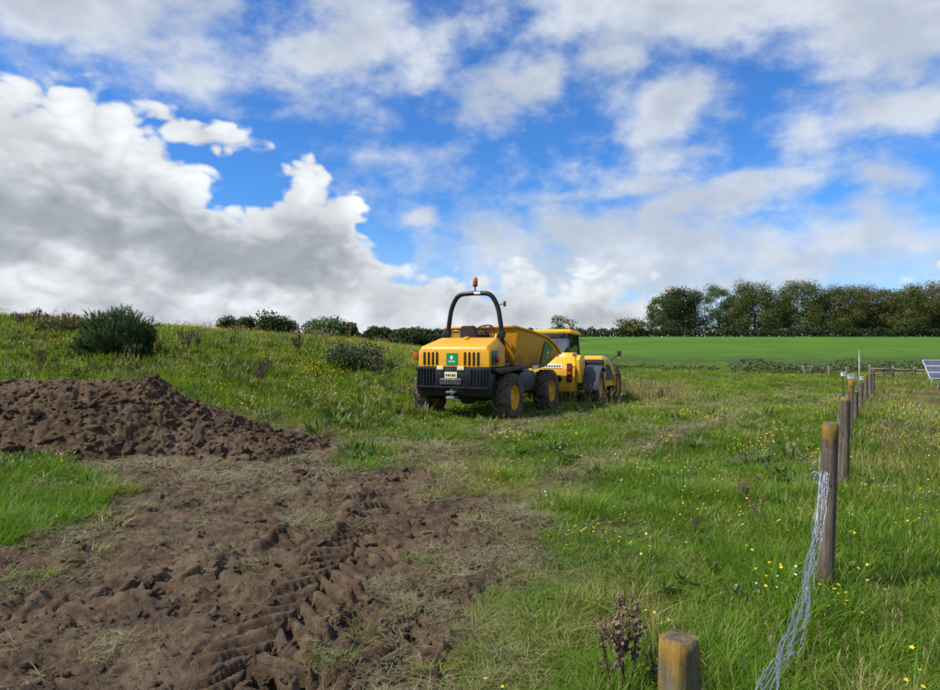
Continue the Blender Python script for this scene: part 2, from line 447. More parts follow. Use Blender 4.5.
def ground_material():
    m, N = new_mat('ground')
    P = pos_node(N)
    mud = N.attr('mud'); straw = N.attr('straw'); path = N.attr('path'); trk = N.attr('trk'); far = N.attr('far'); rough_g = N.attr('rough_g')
    soil, wet = soil_color(N, P)
    fine = N.noise(P, 26, 5, 0.6)
    # earth and thatch between the grass stems
    turf = N.mix(N.sstep(fine, 0.35, 0.65), (0.036, 0.056, 0.014, 1), (0.085, 0.115, 0.030, 1))
    turf = N.mix(N.m('MULTIPLY', N.sstep(N.noise(P, 0.9, 4, 0.6), 0.45, 0.7), 0.6), turf, (0.11, 0.125, 0.04, 1))
    turf = N.mix(N.m('MULTIPLY', path, 0.75), turf, (0.135, 0.125, 0.055, 1))
    # the sown field beyond
    fn = N.noise(P, 0.11, 5, 0.6); fs = N.noise(P, 1.6, 7, 0.75)
    fld = N.mix(N.sstep(fn, 0.35, 0.65), (0.060, 0.142, 0.004, 1), (0.092, 0.188, 0.006, 1))
    fld = N.mix(N.m('MULTIPLY', N.sstep(N.noise(N.v('MULTIPLY', P, (0.12, 1.0, 1.0)), 0.35, 4, 0.6), 0.4, 0.7), 0.35), fld, (0.048, 0.118, 0.006, 1))
    fld = N.mix(N.m('MULTIPLY', N.sstep(fs, 0.45, 0.75), 0.35), fld, (0.13, 0.21, 0.012, 1))
    turf = N.mix(far, turf, fld)
    turf = N.mix(N.m('MULTIPLY', rough_g, N.sstep(N.noise(P, 0.5, 5, 0.65), 0.3, 0.6)), turf, (0.048, 0.078, 0.014, 1))  # rough grass at the field's foot, cloud shadow painted into its darker colour
    st = N.noise(N.v('MULTIPLY', P, (1, 1, 1)), 46, 4, 0.7)
    strawc = N.mix(N.sstep(st, 0.4, 0.65), (0.080, 0.066, 0.036, 1), (0.22, 0.19, 0.10, 1))
    turf = N.mix(N.m('MULTIPLY', trk, 0.85), turf, (0.20, 0.115, 0.062, 1))
    col = N.mix(N.sstep(N.m('ADD', mud, N.m('MULTIPLY', N.m('SUBTRACT', fine, 0.5), 0.5)), 0.35, 0.65), turf, soil)
    col = N.mix(N.m('MULTIPLY', straw, N.sstep(N.noise(P, 14, 5, 0.65), 0.44, 0.6)), col, strawc)
    hgt = N.m('ADD', N.noise(P, 34, 7, 0.68), N.m('MULTIPLY', N.noise(P, 140, 3, 0.6), 0.4))
    nrm = bump(N, hgt, 0.85, 0.05)
    rgh = N.mixf(N.m('MULTIPLY', N.m('MULTIPLY', wet, mud), 0.8), 0.93, 0.55)
    finish(N, principled(N, col, rgh, 0.25, normal=nrm))
    return m

def build_ground():
    ang_d = np.linspace(R(-46), R(46), 660)
    ang_c = np.linspace(R(46), R(314), 60)[1:-1]
    ang = np.concatenate([ang_d, ang_c])
    rr = np.concatenate([np.linspace(0.15, 1.75, 14)[:-1], np.exp(np.linspace(math.log(1.75), math.log(62), 800))[:-1], np.exp(np.linspace(math.log(62), math.log(5000), 110))])
    na, nr = len(ang), len(rr)
    X = rr[:, None] * np.sin(ang)[None, :]; Y = rr[:, None] * np.cos(ang)[None, :]
    x = X.ravel(); y = Y.ravel()
    z = base_h(x, y)
    sel = (y > 0.3) & (np.hypot(x, y) < 45)
    mk = [np.zeros_like(x) for _ in range(5)]
    for i, a in enumerate(masks(x[sel], y[sel])): mk[i][sel] = a
    dz = np.zeros_like(x); dz[sel] = detail_h(x[sel], y[sel], mk[0][sel])
    # tussocky unevenness under the grass
    g = sel & (mk[0] < 0.5)
    dz[g] += 0.022 * fbm(x[g], y[g], 0.35, 2, 13) * (1 - mk[0][g])
    for l in (WHEEL1, WHEEL2):
        lat, _ = line_sd(x[sel], y[sel], l)
        dz[sel] -= 0.05 * np.exp(-(lat / 0.25) ** 2) * (1 - mk[0][sel])
    z = z + dz
    idx = np.arange(nr * na).reshape(nr, na)
    nxt = np.roll(idx, -1, axis=1)
    q = np.stack([idx[:-1], idx[1:], nxt[1:], nxt[:-1]], -1).reshape(-1, 4)[:, ::-1]
    verts = np.stack([x, y, z], -1)
    # close the middle
    verts = np.concatenate([verts, [[0, 0, float(base_h(0, 0))]]])
    c = len(verts) - 1
    tri = np.stack([idx[0], nxt[0], np.full(na, c), np.full(na, c)], -1)
    me = mesh_np('ground', verts, q, ground_mat)
    o = link('ground', me)
    for nme, a in zip(('mud', 'lawn', 'straw', 'path', 'trk'), mk):
        fattr(me, nme, np.append(a, 0).astype(np.float32))
    far = ss(44, 52, y + 2 * perlin(x / 9, y / 9, 2)) * ss(-30, -4, x) 
    fattr(me, 'far', np.append(far, 0).astype(np.float32))
    rg = ss(38, 45, y + 3 * perlin(x / 7, y / 7, 4)) * (1 - ss(62, 78, y + 2 * perlin(x / 5, y / 5, 6))) * ss(-4, 4, x)  # extent of the rough grass band that carries the painted cloud shadow
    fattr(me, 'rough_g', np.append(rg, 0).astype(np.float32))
    tag(o, 'uneven meadow with churned brown mud rising to a far green field', kind='structure')
    return o
ground_mat = ground_material()
ground = build_ground()

# ------------------------------------------------------------------ scattered stuff: grass, straw, flowers, clods
def plant_mat(name, c0, c1, dry, trans=0.32, rough=0.5, hue_attr=True, gloss=0.25):
    m, N = new_mat(name)
    rnd = N.n('ShaderNodeObjectInfo').outputs['Random']
    P = pos_node(N)
    lf = N.noise(P, 0.8, 3, 0.55)
    k = N.m('ADD', N.m('MULTIPLY', rnd, 0.6), N.m('MULTIPLY', lf, 0.4))
    c = N.mix(k, c0, c1)
    if hue_attr and name == 'grass':
        sp = N.n('ShaderNodeSeparateXYZ'); N.put(sp.inputs[0], P)
        up = N.m('MULTIPLY', N.sstep(sp.outputs[1], 10.0, 16.0), N.sstep(lf, 0.3, 0.6))
        c = N.mix(N.m('MULTIPLY', up, 0.55), c, (0.215, 0.275, 0.022, 1))
    if hue_attr:
        d = N.attr('dry', 'INSTANCER')
        bl = N.attr('blade')
        dd = N.m('ADD', d, N.m('MULTIPLY', N.m('SUBTRACT', bl, 0.5), 0.55), clamp=True)
        c = N.mix(N.m('MULTIPLY', dd, N.sstep(dd, 0.1, 0.55)), c, dry)
        c = N.mix(N.m('MULTIPLY', bl, 0.35), c, N.mix(1.0, c, (1.5, 1.4, 1.1, 1), 'MULTIPLY'))
    p = principled(N, c, rough, gloss)
    tr = N.n('ShaderNodeBsdfTranslucent'); N.put(tr.inputs[0], N.mix(1.0, c, (1.25, 1.25, 0.7, 1), 'MULTIPLY'))
    mx = N.n('ShaderNodeMixShader'); mx.inputs[0].default_value = trans
    N.t.links.new(p, mx.inputs[1]); N.t.links.new(tr.outputs[0], mx.inputs[2])
    finish(N, mx.outputs[0])
    return m
def plain_mat(name, col, rough=0.6, spec=0.3, metal=0.0, var=0.0, scale=20):
    m, N = new_mat(name)
    c = col
    if var:
        P = N.n('ShaderNodeTexCoord').outputs['Object']
        n = N.noise(P, scale, 5, 0.6)
        c = N.mix(N.sstep(n, 0.3, 0.7), tuple(v * (1 - var) for v in col[:3]) + (1,), tuple(min(v * (1 + var), 1) for v in col[:3]) + (1,))
    finish(N, principled(N, c, rough, spec, metal))
    return m

GRASS = plant_mat('grass', (0.062, 0.138, 0.006, 1), (0.170, 0.296, 0.015, 1), (0.36, 0.31, 0.11, 1), 0.40)
STRAW = plant_mat('crushed_grass', (0.15, 0.125, 0.060, 1), (0.33, 0.29, 0.16, 1), (0.12, 0.15, 0.05, 1), 0.15)
SEED = plant_mat('seed_grass', (0.25, 0.20, 0.095, 1), (0.40, 0.33, 0.17, 1), (0.22, 0.14, 0.08, 1), 0.25)
HERB = plant_mat('herb_leaf', (0.040, 0.095, 0.016, 1), (0.10, 0.185, 0.035, 1), (0.26, 0.24, 0.08, 1), 0.3)
YELLOW = plain_mat('yellow_petal', (0.82, 0.56, 0.02, 1), 0.6, 0.2)
WHITE = plain_mat('white_petal', (0.72, 0.72, 0.66, 1), 0.7, 0.2)
BROWN = plain_mat('dead_stalk', (0.085, 0.050, 0.034, 1), 0.8, 0.2, var=0.5, scale=9)
def soil_mat():
    m, N = new_mat('soil')
    P = pos_node(N)
    c, wet = soil_color(N, P)
    h = N.m('ADD', N.noise(P, 40, 7, 0.68), N.m('MULTIPLY', N.noise(P, 150, 3, 0.6), 0.4))
    finish(N, principled(N, c, 0.92, 0.2, normal=bump(N, h, 0.9, 0.05)))
    return m
SOIL = soil_mat()

class Blades:
    def __init__(self):
        self.v = []; self.f = []; self.b = []; self.m = []
    def blade(self, base, az, h, w, lean, droop, seg=4, mat=0, shade=None, flatw=None):
        """a tapered, arching ribbon"""
        sh = random.random() if shade is None else shade
        d = Vector((math.cos(az), math.sin(az), 0)); s = Vector((-math.sin(az), math.cos(az), 0))
        tw = random.uniform(-0.6, 0.6)
        s = (s * math.cos(tw) + d * math.sin(tw)).normalized()
        p = Vector(base); ang = lean; i0 = len(self.v)
        L = h / seg
        for i in range(seg + 1):
            t = i / seg
            ww = w * (1 - t ** 1.8) * (0.75 + 0.5 * min(t * 3, 1)) * 0.5
            if i == seg:
                self.v.append(p.copy())
            else:
                self.v.append(p - s * ww); self.v.append(p + s * ww)
            ang += droop / seg
            p = p + (d * math.sin(ang) + Vector((0, 0, 1)) * math.cos(ang)) * L
        for i in range(seg - 1):
            a = i0 + 2 * i
            self.f.append((a, a + 1, a + 3, a + 2)); self.b.append(sh); self.m.append(mat)
        a = i0 + 2 * (seg - 1)
        self.f.append((a, a + 1, a + 2)); self.b.append(sh); self.m.append(mat)
    def quad(self, c, u, v, mat=0, sh=0.5):
        i = len(self.v)
        self.v += [c - u - v * 0.2, c + v, c + u - v * 0.2, c - v]
        self.f.append((i, i + 3, i + 2, i + 1)); self.b.append(sh); self.m.append(mat)
    def mesh(self, name, mats):
        me = bpy.data.meshes.new(name)
        me.from_pydata([tuple(p) for p in self.v], [], self.f)
        for m in mats: me.materials.append(m)
        me.polygons.foreach_set('material_index', np.array(self.m, np.int32))
        me.polygons.foreach_set('use_smooth', np.ones(len(self.f), bool))
        fattr(me, 'blade', np.array(self.b, np.float32), 'FACE')
        me.update()
        return me

def clump(n, rad, h0, h1, w, lean=0.35, droop=1.0, seg=4):
    B = Blades()
    for i in range(n):
        r = rad * math.sqrt(random.random()); a = random.uniform(0, 6.283)
        B.blade((r * math.cos(a), r * math.sin(a), -0.02), a + random.uniform(-1.2, 1.2), random.uniform(h0, h1), w * random.uniform(0.6, 1.25),
                random.uniform(0.02, lean), random.uniform(0.1, droop), seg)
    return B
def flat_clump(n, rad, l0, l1, w):
    B = Blades()
    for i in range(n):
        r = rad * math.sqrt(random.random()); a = random.uniform(0, 6.283)
        B.blade((r * math.cos(a), r * math.sin(a), random.uniform(0.0, 0.012)), random.uniform(0, 6.283), random.uniform(l0, l1), w * random.uniform(0.6, 1.3),
                random.uniform(1.3, 1.6), random.uniform(-0.12, 0.12), 3)
    return B
def seed_clump(n, rad, h0, h1, w=0.0022, head=0.05):
    B = Blades()
    for i in range(n):
        r = rad * math.sqrt(random.random()); a = random.uniform(0, 6.283)
        h = random.uniform(h0, h1); az = a + random.uniform(-1, 1); ln = random.uniform(0.02, 0.25); dr = random.uniform(0.05, 0.5)
        base = Vector((r * math.cos(a), r * math.sin(a), 0))
        B.blade(base, az, h, w, ln, dr, 4)
        # seed head: a few short leaning ribbons near the tip
        d = Vector((math.cos(az), math.sin(az), 0)); am = ln + dr * 0.45
        tip = base + (d * math.sin(am) + Vector((0, 0, 1)) * math.cos(am)) * h * 0.86
        for k in range(4):
            B.blade(tip + Vector((0, 0, h * 0.035 * k)), random.uniform(0, 6.28), head * random.uniform(0.6, 1.1), w * 2.6, random.uniform(0.15, 0.7), 0.3, 2)
    return B
def leaf_rosette(n, rad, l0, l1, w):
    B = Blades()
    for i in range(n):
        a = random.uniform(0, 6.283); r = rad * random.random()
        B.blade((r * math.cos(a), r * math.sin(a), random.uniform(0, 0.05)), a + random.uniform(-0.5, 0.5), random.uniform(l0, l1), w * random.uniform(0.7, 1.3), random.uniform(0.2, 1.0), random.uniform(0.3, 1.1), 4)
    return B
def flower(nh, rad, h0, h1, size, mat=1, stem_w=0.0022):
    B = Blades()
    for i in range(nh):
        r = rad * math.sqrt(random.random()); a = random.uniform(0, 6.283); h = random.uniform(h0, h1); az = random.uniform(0, 6.28); ln = random.uniform(0, 0.25)
        base = Vector((r * math.cos(a), r * math.sin(a), 0))
        B.blade(base, az, h, stem_w, ln, 0.1, 3)
        am = ln + 0.05
        tip = base + (Vector((math.cos(az), math.sin(az), 0)) * math.sin(am) + Vector((0, 0, 1)) * math.cos(am)) * h * 0.98
        tilt = Vector((random.uniform(-0.6, 0.6), random.uniform(-0.9, 0.2), 1)).normalized()
        ux = tilt.orthogonal().normalized(); uy = tilt.cross(ux)
        np_ = 5
        for k in range(np_):
            t = 6.283 * k / np_ + random.uniform(-.2, .2)
            dd = ux * math.cos(t) + uy * math.sin(t); ee = tilt.cross(dd)
            B.quad(tip + dd * size * 0.55 + tilt * size * 0.15, ee * size * 0.42, dd * size * 0.55, mat, 0.5)
    return B

def proto_collection(name, meshes):
    col = bpy.data.collections.new(name)
    for i, me in enumerate(meshes):
        col.objects.link(bpy.data.objects.new('%s_%02d' % (name, i), me))
    return col

def scatter(name, label, col, pts, rot, scl, idx, dry):
    """one object of loose stuff: every point carries its own copy of a small mesh"""
    me = bpy.data.meshes.new(name)
    n = len(pts)
    me.vertices.add(n); me.vertices.foreach_set('co', np.asarray(pts, np.float32).ravel())
    fattr(me, 'rot', np.asarray(rot, np.float32), 'POINT', 'FLOAT_VECTOR')
    fattr(me, 'scl', np.asarray(scl, np.float32), 'POINT', 'FLOAT_VECTOR')
    fattr(me, 'idx', np.asarray(idx, np.int32), 'POINT', 'INT')
    fattr(me, 'dry', np.asarray(dry, np.float32))
    o = link(name, me)
    ng = bpy.data.node_groups.new(name, 'GeometryNodeTree')
    ng.interface.new_socket('Geometry', in_out='INPUT', socket_type='NodeSocketGeometry')
    ng.interface.new_socket('Geometry', in_out='OUTPUT', socket_type='NodeSocketGeometry')
    gi = ng.nodes.new('NodeGroupInput'); go = ng.nodes.new('NodeGroupOutput')
    ip = ng.nodes.new('GeometryNodeInstanceOnPoints')
    ci = ng.nodes.new('GeometryNodeCollectionInfo'); ci.inputs['Collection'].default_value = col
    ci.inputs['Separate Children'].default_value = True; ci.inputs['Reset Children'].default_value = True
    def na(nm, t):
        a = ng.nodes.new('GeometryNodeInputNamedAttribute'); a.data_type = t; a.inputs['Name'].default_value = nm
        return a.outputs['Attribute']
    L = ng.links.new
    L(gi.outputs[0], ip.inputs['Points']); L(ci.outputs[0], ip.inputs['Instance'])
    ip.inputs['Pick Instance'].default_value = True
    L(na('idx', 'INT'), ip.inputs['Instance Index']); L(na('rot', 'FLOAT_VECTOR'), ip.inputs['Rotation']); L(na('scl', 'FLOAT_VECTOR'), ip.inputs['Scale'])
    L(ip.outputs[0], go.inputs[0])
    md = o.modifiers.new('scatter', 'NODES'); md.node_group = ng
    tag(o, label, kind='stuff')
    return o

def polar_points(n, r0, r1, power, half=48):
    """n random points on the ground around the camera, thinning out with distance as r**-power per square metre"""
    k = 2 - power
    u = rng.random(n)
    r = (r0 ** k + u * (r1 ** k - r0 ** k)) ** (1 / k)
    a = np.radians(rng.uniform(-half, half, n))
    return r * np.sin(a), r * np.cos(a)

HEAP_C = (-6.1, 10.4)
def heap_mask(x, y):
    hx, hy = np.asarray(x) - HEAP_C[0], np.asarray(y) - HEAP_C[1]
    return heap_h(np.asarray(x), np.asarray(y)) > 0.03

def heap_profile(x, y):
    """main tip of dug soil: a long ridge that runs out to the right"""
    w = 0.35 * fbm(x, y, 1.6, 3, 111)
    cx = [-16, -9.0, -7.3, -6.0, -5.2, -4.2, -3.3, -2.75, -2.3]
    top = np.interp(x + 0.5 * w, cx, [0.92, 0.95, 0.98, 1.06, 0.98, 0.62, 0.28, 0.12, 0.0])
    yc = 10.6 + 0.10 * (x + 6) + 0.3 * w
    wid = np.interp(x, cx, [1.5, 1.5, 1.45, 1.5, 1.4, 1.1, 0.8, 0.6, 0.4])
    t = (y - yc) / (wid * np.where(y < yc, 1.0, 0.85))
    return top * np.clip(1 - np.abs(t) ** 1.7, 0, 1) ** 0.9
def heap_h(x, y):
    x = np.asarray(x, float); y = np.asarray(y, float)
    p = heap_profile(x, y)
    # a second, smaller tip of clods at the near right end
    q2 = 0.42 * np.clip(1 - (((x + 3.35) / 0.75) ** 2 + ((y - 9.7) / 0.55) ** 2), 0, 1) ** 0.8
    q3 = 0.75 * np.clip(1 - (((x + 7.6) / 0.9) ** 2 + ((y - 9.5) / 0.8) ** 2), 0, 1) ** 0.8
    p = np.maximum(np.maximum(p, q2), q3)
    rough = 0.16 * fbm(x, y, 0.75, 3, 121) - 0.075 * fbm(x, y, 0.34, 3, 125, 0.55, True) + 0.055 * (0.3 - fbm(x, y, 0.16, 4, 131, 0.65, True)) + 0.03 * fbm(x, y, 0.05, 2, 135)
    return p + rough * ss(0.0, 0.3, p) - 0.02

def build_heap():
    xs = np.linspace(-12.5, -2.0, 520); ys = np.linspace(8.4, 12.7, 210)
    X, Y = np.meshgrid(xs, ys); x = X.ravel(); y = Y.ravel()
    h = heap_h(x, y)
    gz = base_h(x, y)
    z = gz + np.where(h > 0.0, h, -0.12)
    # crumbly overhangs: push the surface sideways a little
    x2 = x + 0.05 * fbm(x, y, 0.22, 3, 141) * ss(0.05, 0.3, h); y2 = y + 0.07 * fbm(x, y, 0.22, 3, 145) * ss(0.05, 0.3, h)
    idx = np.arange(len(x)).reshape(len(ys), len(xs))
    q = np.stack([idx[:-1, :-1], idx[:-1, 1:], idx[1:, 1:], idx[1:, :-1]], -1).reshape(-1, 4)
    keep = (h[q] > -0.015).any(1)
    q = q[keep]
    used = np.unique(q); remap = np.full(len(x), -1); remap[used] = np.arange(len(used))
    cx, cy = HEAP_C; cz = float(base_h(cx, cy))
    v = np.stack([x2 - cx, y2 - cy, z - cz], -1)[used]
    o = link('soil_heap', mesh_np('soil_heap', v, remap[q], SOIL))
    o.location = (cx, cy, cz)
    tag(o, 'long heap of freshly dug brown soil below the grassy bank', 'soil heap')
build_heap()

def surf(x, y):
    """top of ground or heap"""
    z = H(x, y)
    hh = heap_h(x, y)
    return np.where(hh > 0.0, base_h(x, y) + hh, z)

FLINE = lambda y: np.interp(y, [0, 2.0, 4.32, 7.5, 10.2, 15, 21.5, 25, 40], [-0.6, 0.65, 2.37, 4.33, 5.97, 9.04, 13.3, 15.55, 26])   # the fence line

def mown_f(x, y):
    return ss(1.2, 2.0, x - FLINE(y)) * ss(6, 9, y)

def build_grass():
    protos = [clump(56, 0.10, 0.05, 0.19, 0.0046, 0.7, 1.9).mesh('g', [GRASS]) for _ in range(4)] + \
             [clump(60, 0.20, 0.06, 0.22, 0.0088, 0.65, 1.6).mesh('g', [GRASS]) for _ in range(3)] + \
             [clump(70, 0.50, 0.10, 0.26, 0.019, 0.55, 1.1, 3).mesh('g', [GRASS]) for _ in range(3)] + \
             [clump(26, 0.06, 0.18, 0.40, 0.0048, 0.5, 1.9, 5).mesh('g', [GRASS]) for _ in range(3)]
    col = proto_collection('grass_clump', protos)
    sets = [polar_points(17000, 1.5, 7.5, 1.2), polar_points(17000, 6.0, 18, 1.3), polar_points(11000, 15, 60, 1.4)]
    band = np.concatenate([np.full(len(q[0]), i) for i, q in enumerate(sets)])
    x = np.concatenate([q[0] for q in sets]); y = np.concatenate([q[1] for q in sets])
    r = np.hypot(x, y)
    mud, lawn, straw, path, trk = masks(x, y)
    hm = heap_h(x, y) > 0.0
    dens = np.maximum((1 - mud) * (1 - 0.72 * straw * (1 - lawn)), 0.10 * straw * (fbm(x, y, 0.4, 2, 261) > 0.1)) * (1 - 0.66 * path) * (1 - 0.97 * trk)
    pn = fbm(x, y, 0.8, 3, 201)
    dens = dens * np.clip(0.74 + 0.75 * pn, 0.15, 1)
    keep = (rng.random(len(x)) < dens) & ~hm
    x, y, r, straw, path, lawn, mud, band, trk = (a[keep] for a in (x, y, r, straw, path, lawn, mud, band, trk))
    n = len(x)
    z = H(x, y)
    # how tall: short sward in the middle, longer by the fence, on the bank and in tussocks
    tus = ss(0.05, 0.4, fbm(x, y, 1.1, 3, 205))
    fd = np.abs(x - FLINE(y))
    over = x - FLINE(y)
    tall = 0.46 + 0.62 * tus + 0.55 * np.exp(-(fd / 0.4) ** 2) * ss(3, 6, y) + 0.22 * ss(-0.2, 0.6, over) + (0.30 + 0.45 * fbm(x, y, 0.35, 2, 271)) * lawn
    mown = mown_f(x, y)
    bank = ss(10, 14, y) * ss(1.0, -3.0, x)
    tall = (tall + 0.50 * bank - 0.30 * path - 0.22 * straw) * (1 - 0.6 * mown)
    # kept low by wheels where the machines stand
    tall = tall * (1 - 0.45 * np.exp(-(((x - 0.6) / 2.2) ** 2 + ((y - 14.8) / 2.0) ** 2))) * (1 - 0.4 * np.exp(-(((x - 4.0) / 1.6) ** 2 + ((y - 19.0) / 2.2) ** 2)))
    tall = np.clip(tall, 0.2, 1.7) * rng.uniform(0.7, 1.35, n)
    lvl = np.where(band == 0, rng.integers(0, 4, n), np.where(band == 1, rng.integers(4, 7, n), rng.integers(7, 10, n)))
    long_ = (rng.random(n) < 0.05 + 0.12 * tus + 0.2 * np.exp(-(fd / 0.4) ** 2) + 0.3 * lawn) & (r < 9)
    lvl = np.where(long_, rng.integers(10, 13, n), lvl)
    tall = np.where(long_, np.clip(tall * 0.8, 0.25, 0.95), tall)
    wide = np.where(band == 0, np.interp(r, [1.5, 7.5], [0.85, 1.2]), np.where(band == 1, np.interp(r, [6, 18], [0.9, 1.25]), np.interp(r, [15, 60], [0.9, 1.9]))) * rng.uniform(0.8, 1.25, n)
    scl = np.stack([wide, wide, tall], -1)
    rot = np.stack([rng.normal(0, 0.12, n), rng.normal(0, 0.12, n), rng.uniform(0, 6.283, n)], -1)
    dry = 0.02 + 0.08 * mown + 0.44 * ss(-0.02, 0.42, fbm(x, y, 1.3, 4, 211)) + 0.45 * path + 0.55 * straw * (1 - lawn) + 0.06 * bank + 0.42 * np.exp(-(((x - 5.6) / 1.8) ** 2 + ((y - 21.5) / 3.0) ** 2))
    dry += 0.30 * ss(-0.3, 0.5, x - FLINE(y)) * ss(0.0, 0.4, fbm(x, y, 0.9, 3, 215)) - 0.10 * lawn
    dry += 0.25 * np.exp(-((x - FLINE(y) - 1.0) / 0.5) ** 2) * ss(5, 9, y)
    dry = np.clip(dry + rng.normal(0, 0.10, n), 0, 1)
    scatter('meadow_grass', 'long green meadow grass growing over the field and bank', col, np.stack([x, y, z], -1), rot, scl, lvl, dry)

    # crushed straw-coloured grass round the mud
    protos = [flat_clump(34, 0.10, 0.04, 0.13, 0.0028).mesh('s', [STRAW]) for _ in range(4)] + [flat_clump(30, 0.18, 0.06, 0.18, 0.006).mesh('s', [STRAW]) for _ in range(2)]
    col = proto_collection('straw_clump', protos)
    x, y = polar_points(46000, 1.6, 30, 1.3)
    mud, lawn, straw, path, trk = masks(x, y)
    cl = ss(-0.05, 0.35, fbm(x, y, 0.5, 3, 221))
    dens = np.clip(straw * (0.3 + cl) * 0.9 + 0.45 * path + (0.06 + 0.16 * ss(0.0, -0.4, fbm(x, y, 0.8, 3, 201))) * (1 - mud), 0, 1)
    keep = (rng.random(len(x)) < dens) & (heap_h(x, y) < 0.0)
    x, y = x[keep], y[keep]; r = np.hypot(x, y); n = len(x)
    wide = np.interp(r, [2, 6, 30], [0.9, 1.2, 2.2]) * rng.uniform(0.7, 1.3, n)
    idx = np.where(r < 8, rng.integers(0, 4, n), rng.integers(4, 6, n))
    scatter('crushed_grass', 'straw coloured crushed grass lying around the mud', col, np.stack([x, y, H(x, y) + 0.006], -1),
            np.stack([rng.normal(0, .15, n), rng.normal(0, .15, n), rng.uniform(0, 6.28, n)], -1), np.stack([wide, wide, wide * 0.9], -1), idx, rng.uniform(0, 0.7, n) ** 2)

    # seeding grass stems
    protos = [seed_clump(7, 0.06, 0.35, 0.65).mesh('w', [SEED]) for _ in range(3)] + [seed_clump(9, 0.14, 0.4, 0.75, 0.006, 0.09).mesh('w', [SEED]) for _ in range(3)]
    col = proto_collection('seed_clump', protos)
    x, y = polar_points(26000, 2.2, 45, 1.2)
    mud, lawn, straw, path, trk = masks(x, y)
    fd = x - FLINE(y)
    bank = ss(10.5, 15, y) * ss(0.0, -4.0, x)
    by_tele = np.exp(-(((x - 6.2) / 1.3) ** 2 + ((y - 22.0) / 2.2) ** 2)) + 0.35 * np.exp(-(((x - 2.4) / 1.2) ** 2 + ((y - 16.6) / 0.7) ** 2))
    dens = (0.05 * ss(-0.1, .4, fbm(x, y, 1.5, 3, 231)) + 0.06 * np.exp(-((fd - 0.7) / 0.3) ** 2) * ss(4, 7, y) + 0.03 * ss(0, 0.5, fd) * (1 - ss(1.2, 2, fd)) + 0.13 * bank * ss(0.0, 0.4, fbm(x, y, 2.5, 3, 233)) + 0.8 * by_tele) * (1 - mown_f(x, y)) * (1 - mud) * (1 - path) * (1 - trk) * (1 - straw)
    keep = (rng.random(len(x)) < dens) & (heap_h(x, y) < 0.0)
    x, y = x[keep], y[keep]; r = np.hypot(x, y); n = len(x)
    s = rng.uniform(0.55, 1.05, n)
    scatter('seeding_grass', 'pale dry seeding grass stems among the green', col, np.stack([x, y, H(x, y)], -1),
            np.stack([rng.normal(0, .1, n), rng.normal(0, .1, n), rng.uniform(0, 6.28, n)], -1), np.stack([s, s, s], -1), np.where(r < 9, rng.integers(0, 3, n), rng.integers(3, 6, n)), rng.uniform(0, 0.8, n))

    # broad leaved herbs
    protos = [leaf_rosette(16, 0.05, 0.05, 0.13, 0.022).mesh('h', [HERB]) for _ in range(3)] + [leaf_rosette(34, 0.20, 0.07, 0.19, 0.030).mesh('h', [HERB]) for _ in range(3)]
    col = proto_collection('herb_rosette', protos)
    x, y = polar_points(22000, 2.0, 45, 1.1)
    mud, lawn, straw, path, trk = masks(x, y)
    bank = ss(10.0, 13, y) * ss(1.0, -3.0, x)
    pn = ss(0.02, 0.4, fbm(x, y, 1.4, 3, 241))
    keep = (rng.random(len(x)) < (0.26 * pn + 0.55 * bank * (0.4 + pn)) * (1 - mud) * (1 - 0.8 * path) * (1 - straw) * (1 - trk)) & (heap_h(x, y) < 0.0)
    x, y = x[keep], y[keep]; r = np.hypot(x, y); n = len(x)
    s = rng.uniform(0.5, 1.1, n) * np.where(r > 9, 1.1, 0.9)
    sz = s * rng.uniform(0.8, 1.3, n) * np.where(ss(10, 13, y) * ss(1, -3, x) > 0.5, 1.6, 1.0)
    scatter('broad_leaved_herbs', 'broad leaved green herbs scattered through the grass', col, np.stack([x, y, H(x, y) + 0.02], -1),
            np.stack([rng.normal(0, .15, n), rng.normal(0, .15, n), rng.uniform(0, 6.28, n)], -1), np.stack([s, s, sz], -1), np.where(r < 8, rng.integers(0, 3, n), rng.integers(3, 6, n)), np.clip(rng.normal(0.2, 0.2, n) + 0.2 * ss(10, 13, y), 0, 1))

    # flowers
    GREENSTEM = HERB
    protos = [flower(3, 0.10, 0.14, 0.28, 0.010).mesh('f', [GREENSTEM, YELLOW]) for _ in range(2)] + [flower(7, 0.25, 0.18, 0.36, 0.0105).mesh('f', [GREENSTEM, YELLOW]) for _ in range(2)] + \
             [flower(3, 0.10, 0.10, 0.22, 0.009).mesh('f', [GREENSTEM, WHITE]) for _ in range(2)]
    col = proto_collection('flower_stem', protos)
    x, y = polar_points(30000, 2.2, 42, 1.05)
    mud, lawn, straw, path, trk = masks(x, y)
    bank = ss(10.5, 14, y) * ss(1.0, -3.0, x)
    pat = ss(0.08, 0.42, fbm(x, y, 1.2, 3, 251)); pat2 = ss(0.0, 0.4, fbm(x, y, 3.0, 3, 255))
    d = (0.48 * pat + 0.05) * (1 - bank) + bank * (0.10 + 0.75 * pat2) 
    d = d * (1 - 0.9 * mown_f(x, y)) * (0.45 + 0.55 * ss(3, 7, np.hypot(x, y))) * (1 - np.exp(-(((x - 0.6) / 2.0) ** 2 + ((y - 14.8) / 2.0) ** 2)))
    keep = (rng.random(len(x)) < d * (1 - mud) * (1 - path) * (1 - straw) * (1 - 0.7 * lawn) * (1 - trk)) & (heap_h(x, y) < 0.0)
    x, y = x[keep], y[keep]; r = np.hypot(x, y); n = len(x)
    bk = bank[keep]
    white = rng.random(n) < 0.24 * (1 - bk) + 0.05
    idx = np.where(white, rng.integers(4, 6, n), np.where(r < 9, rng.integers(0, 2, n), rng.integers(2, 4, n)))
    s = rng.uniform(0.8, 1.15, n) * np.where(bk > 0.5, 1.25, 1.0)
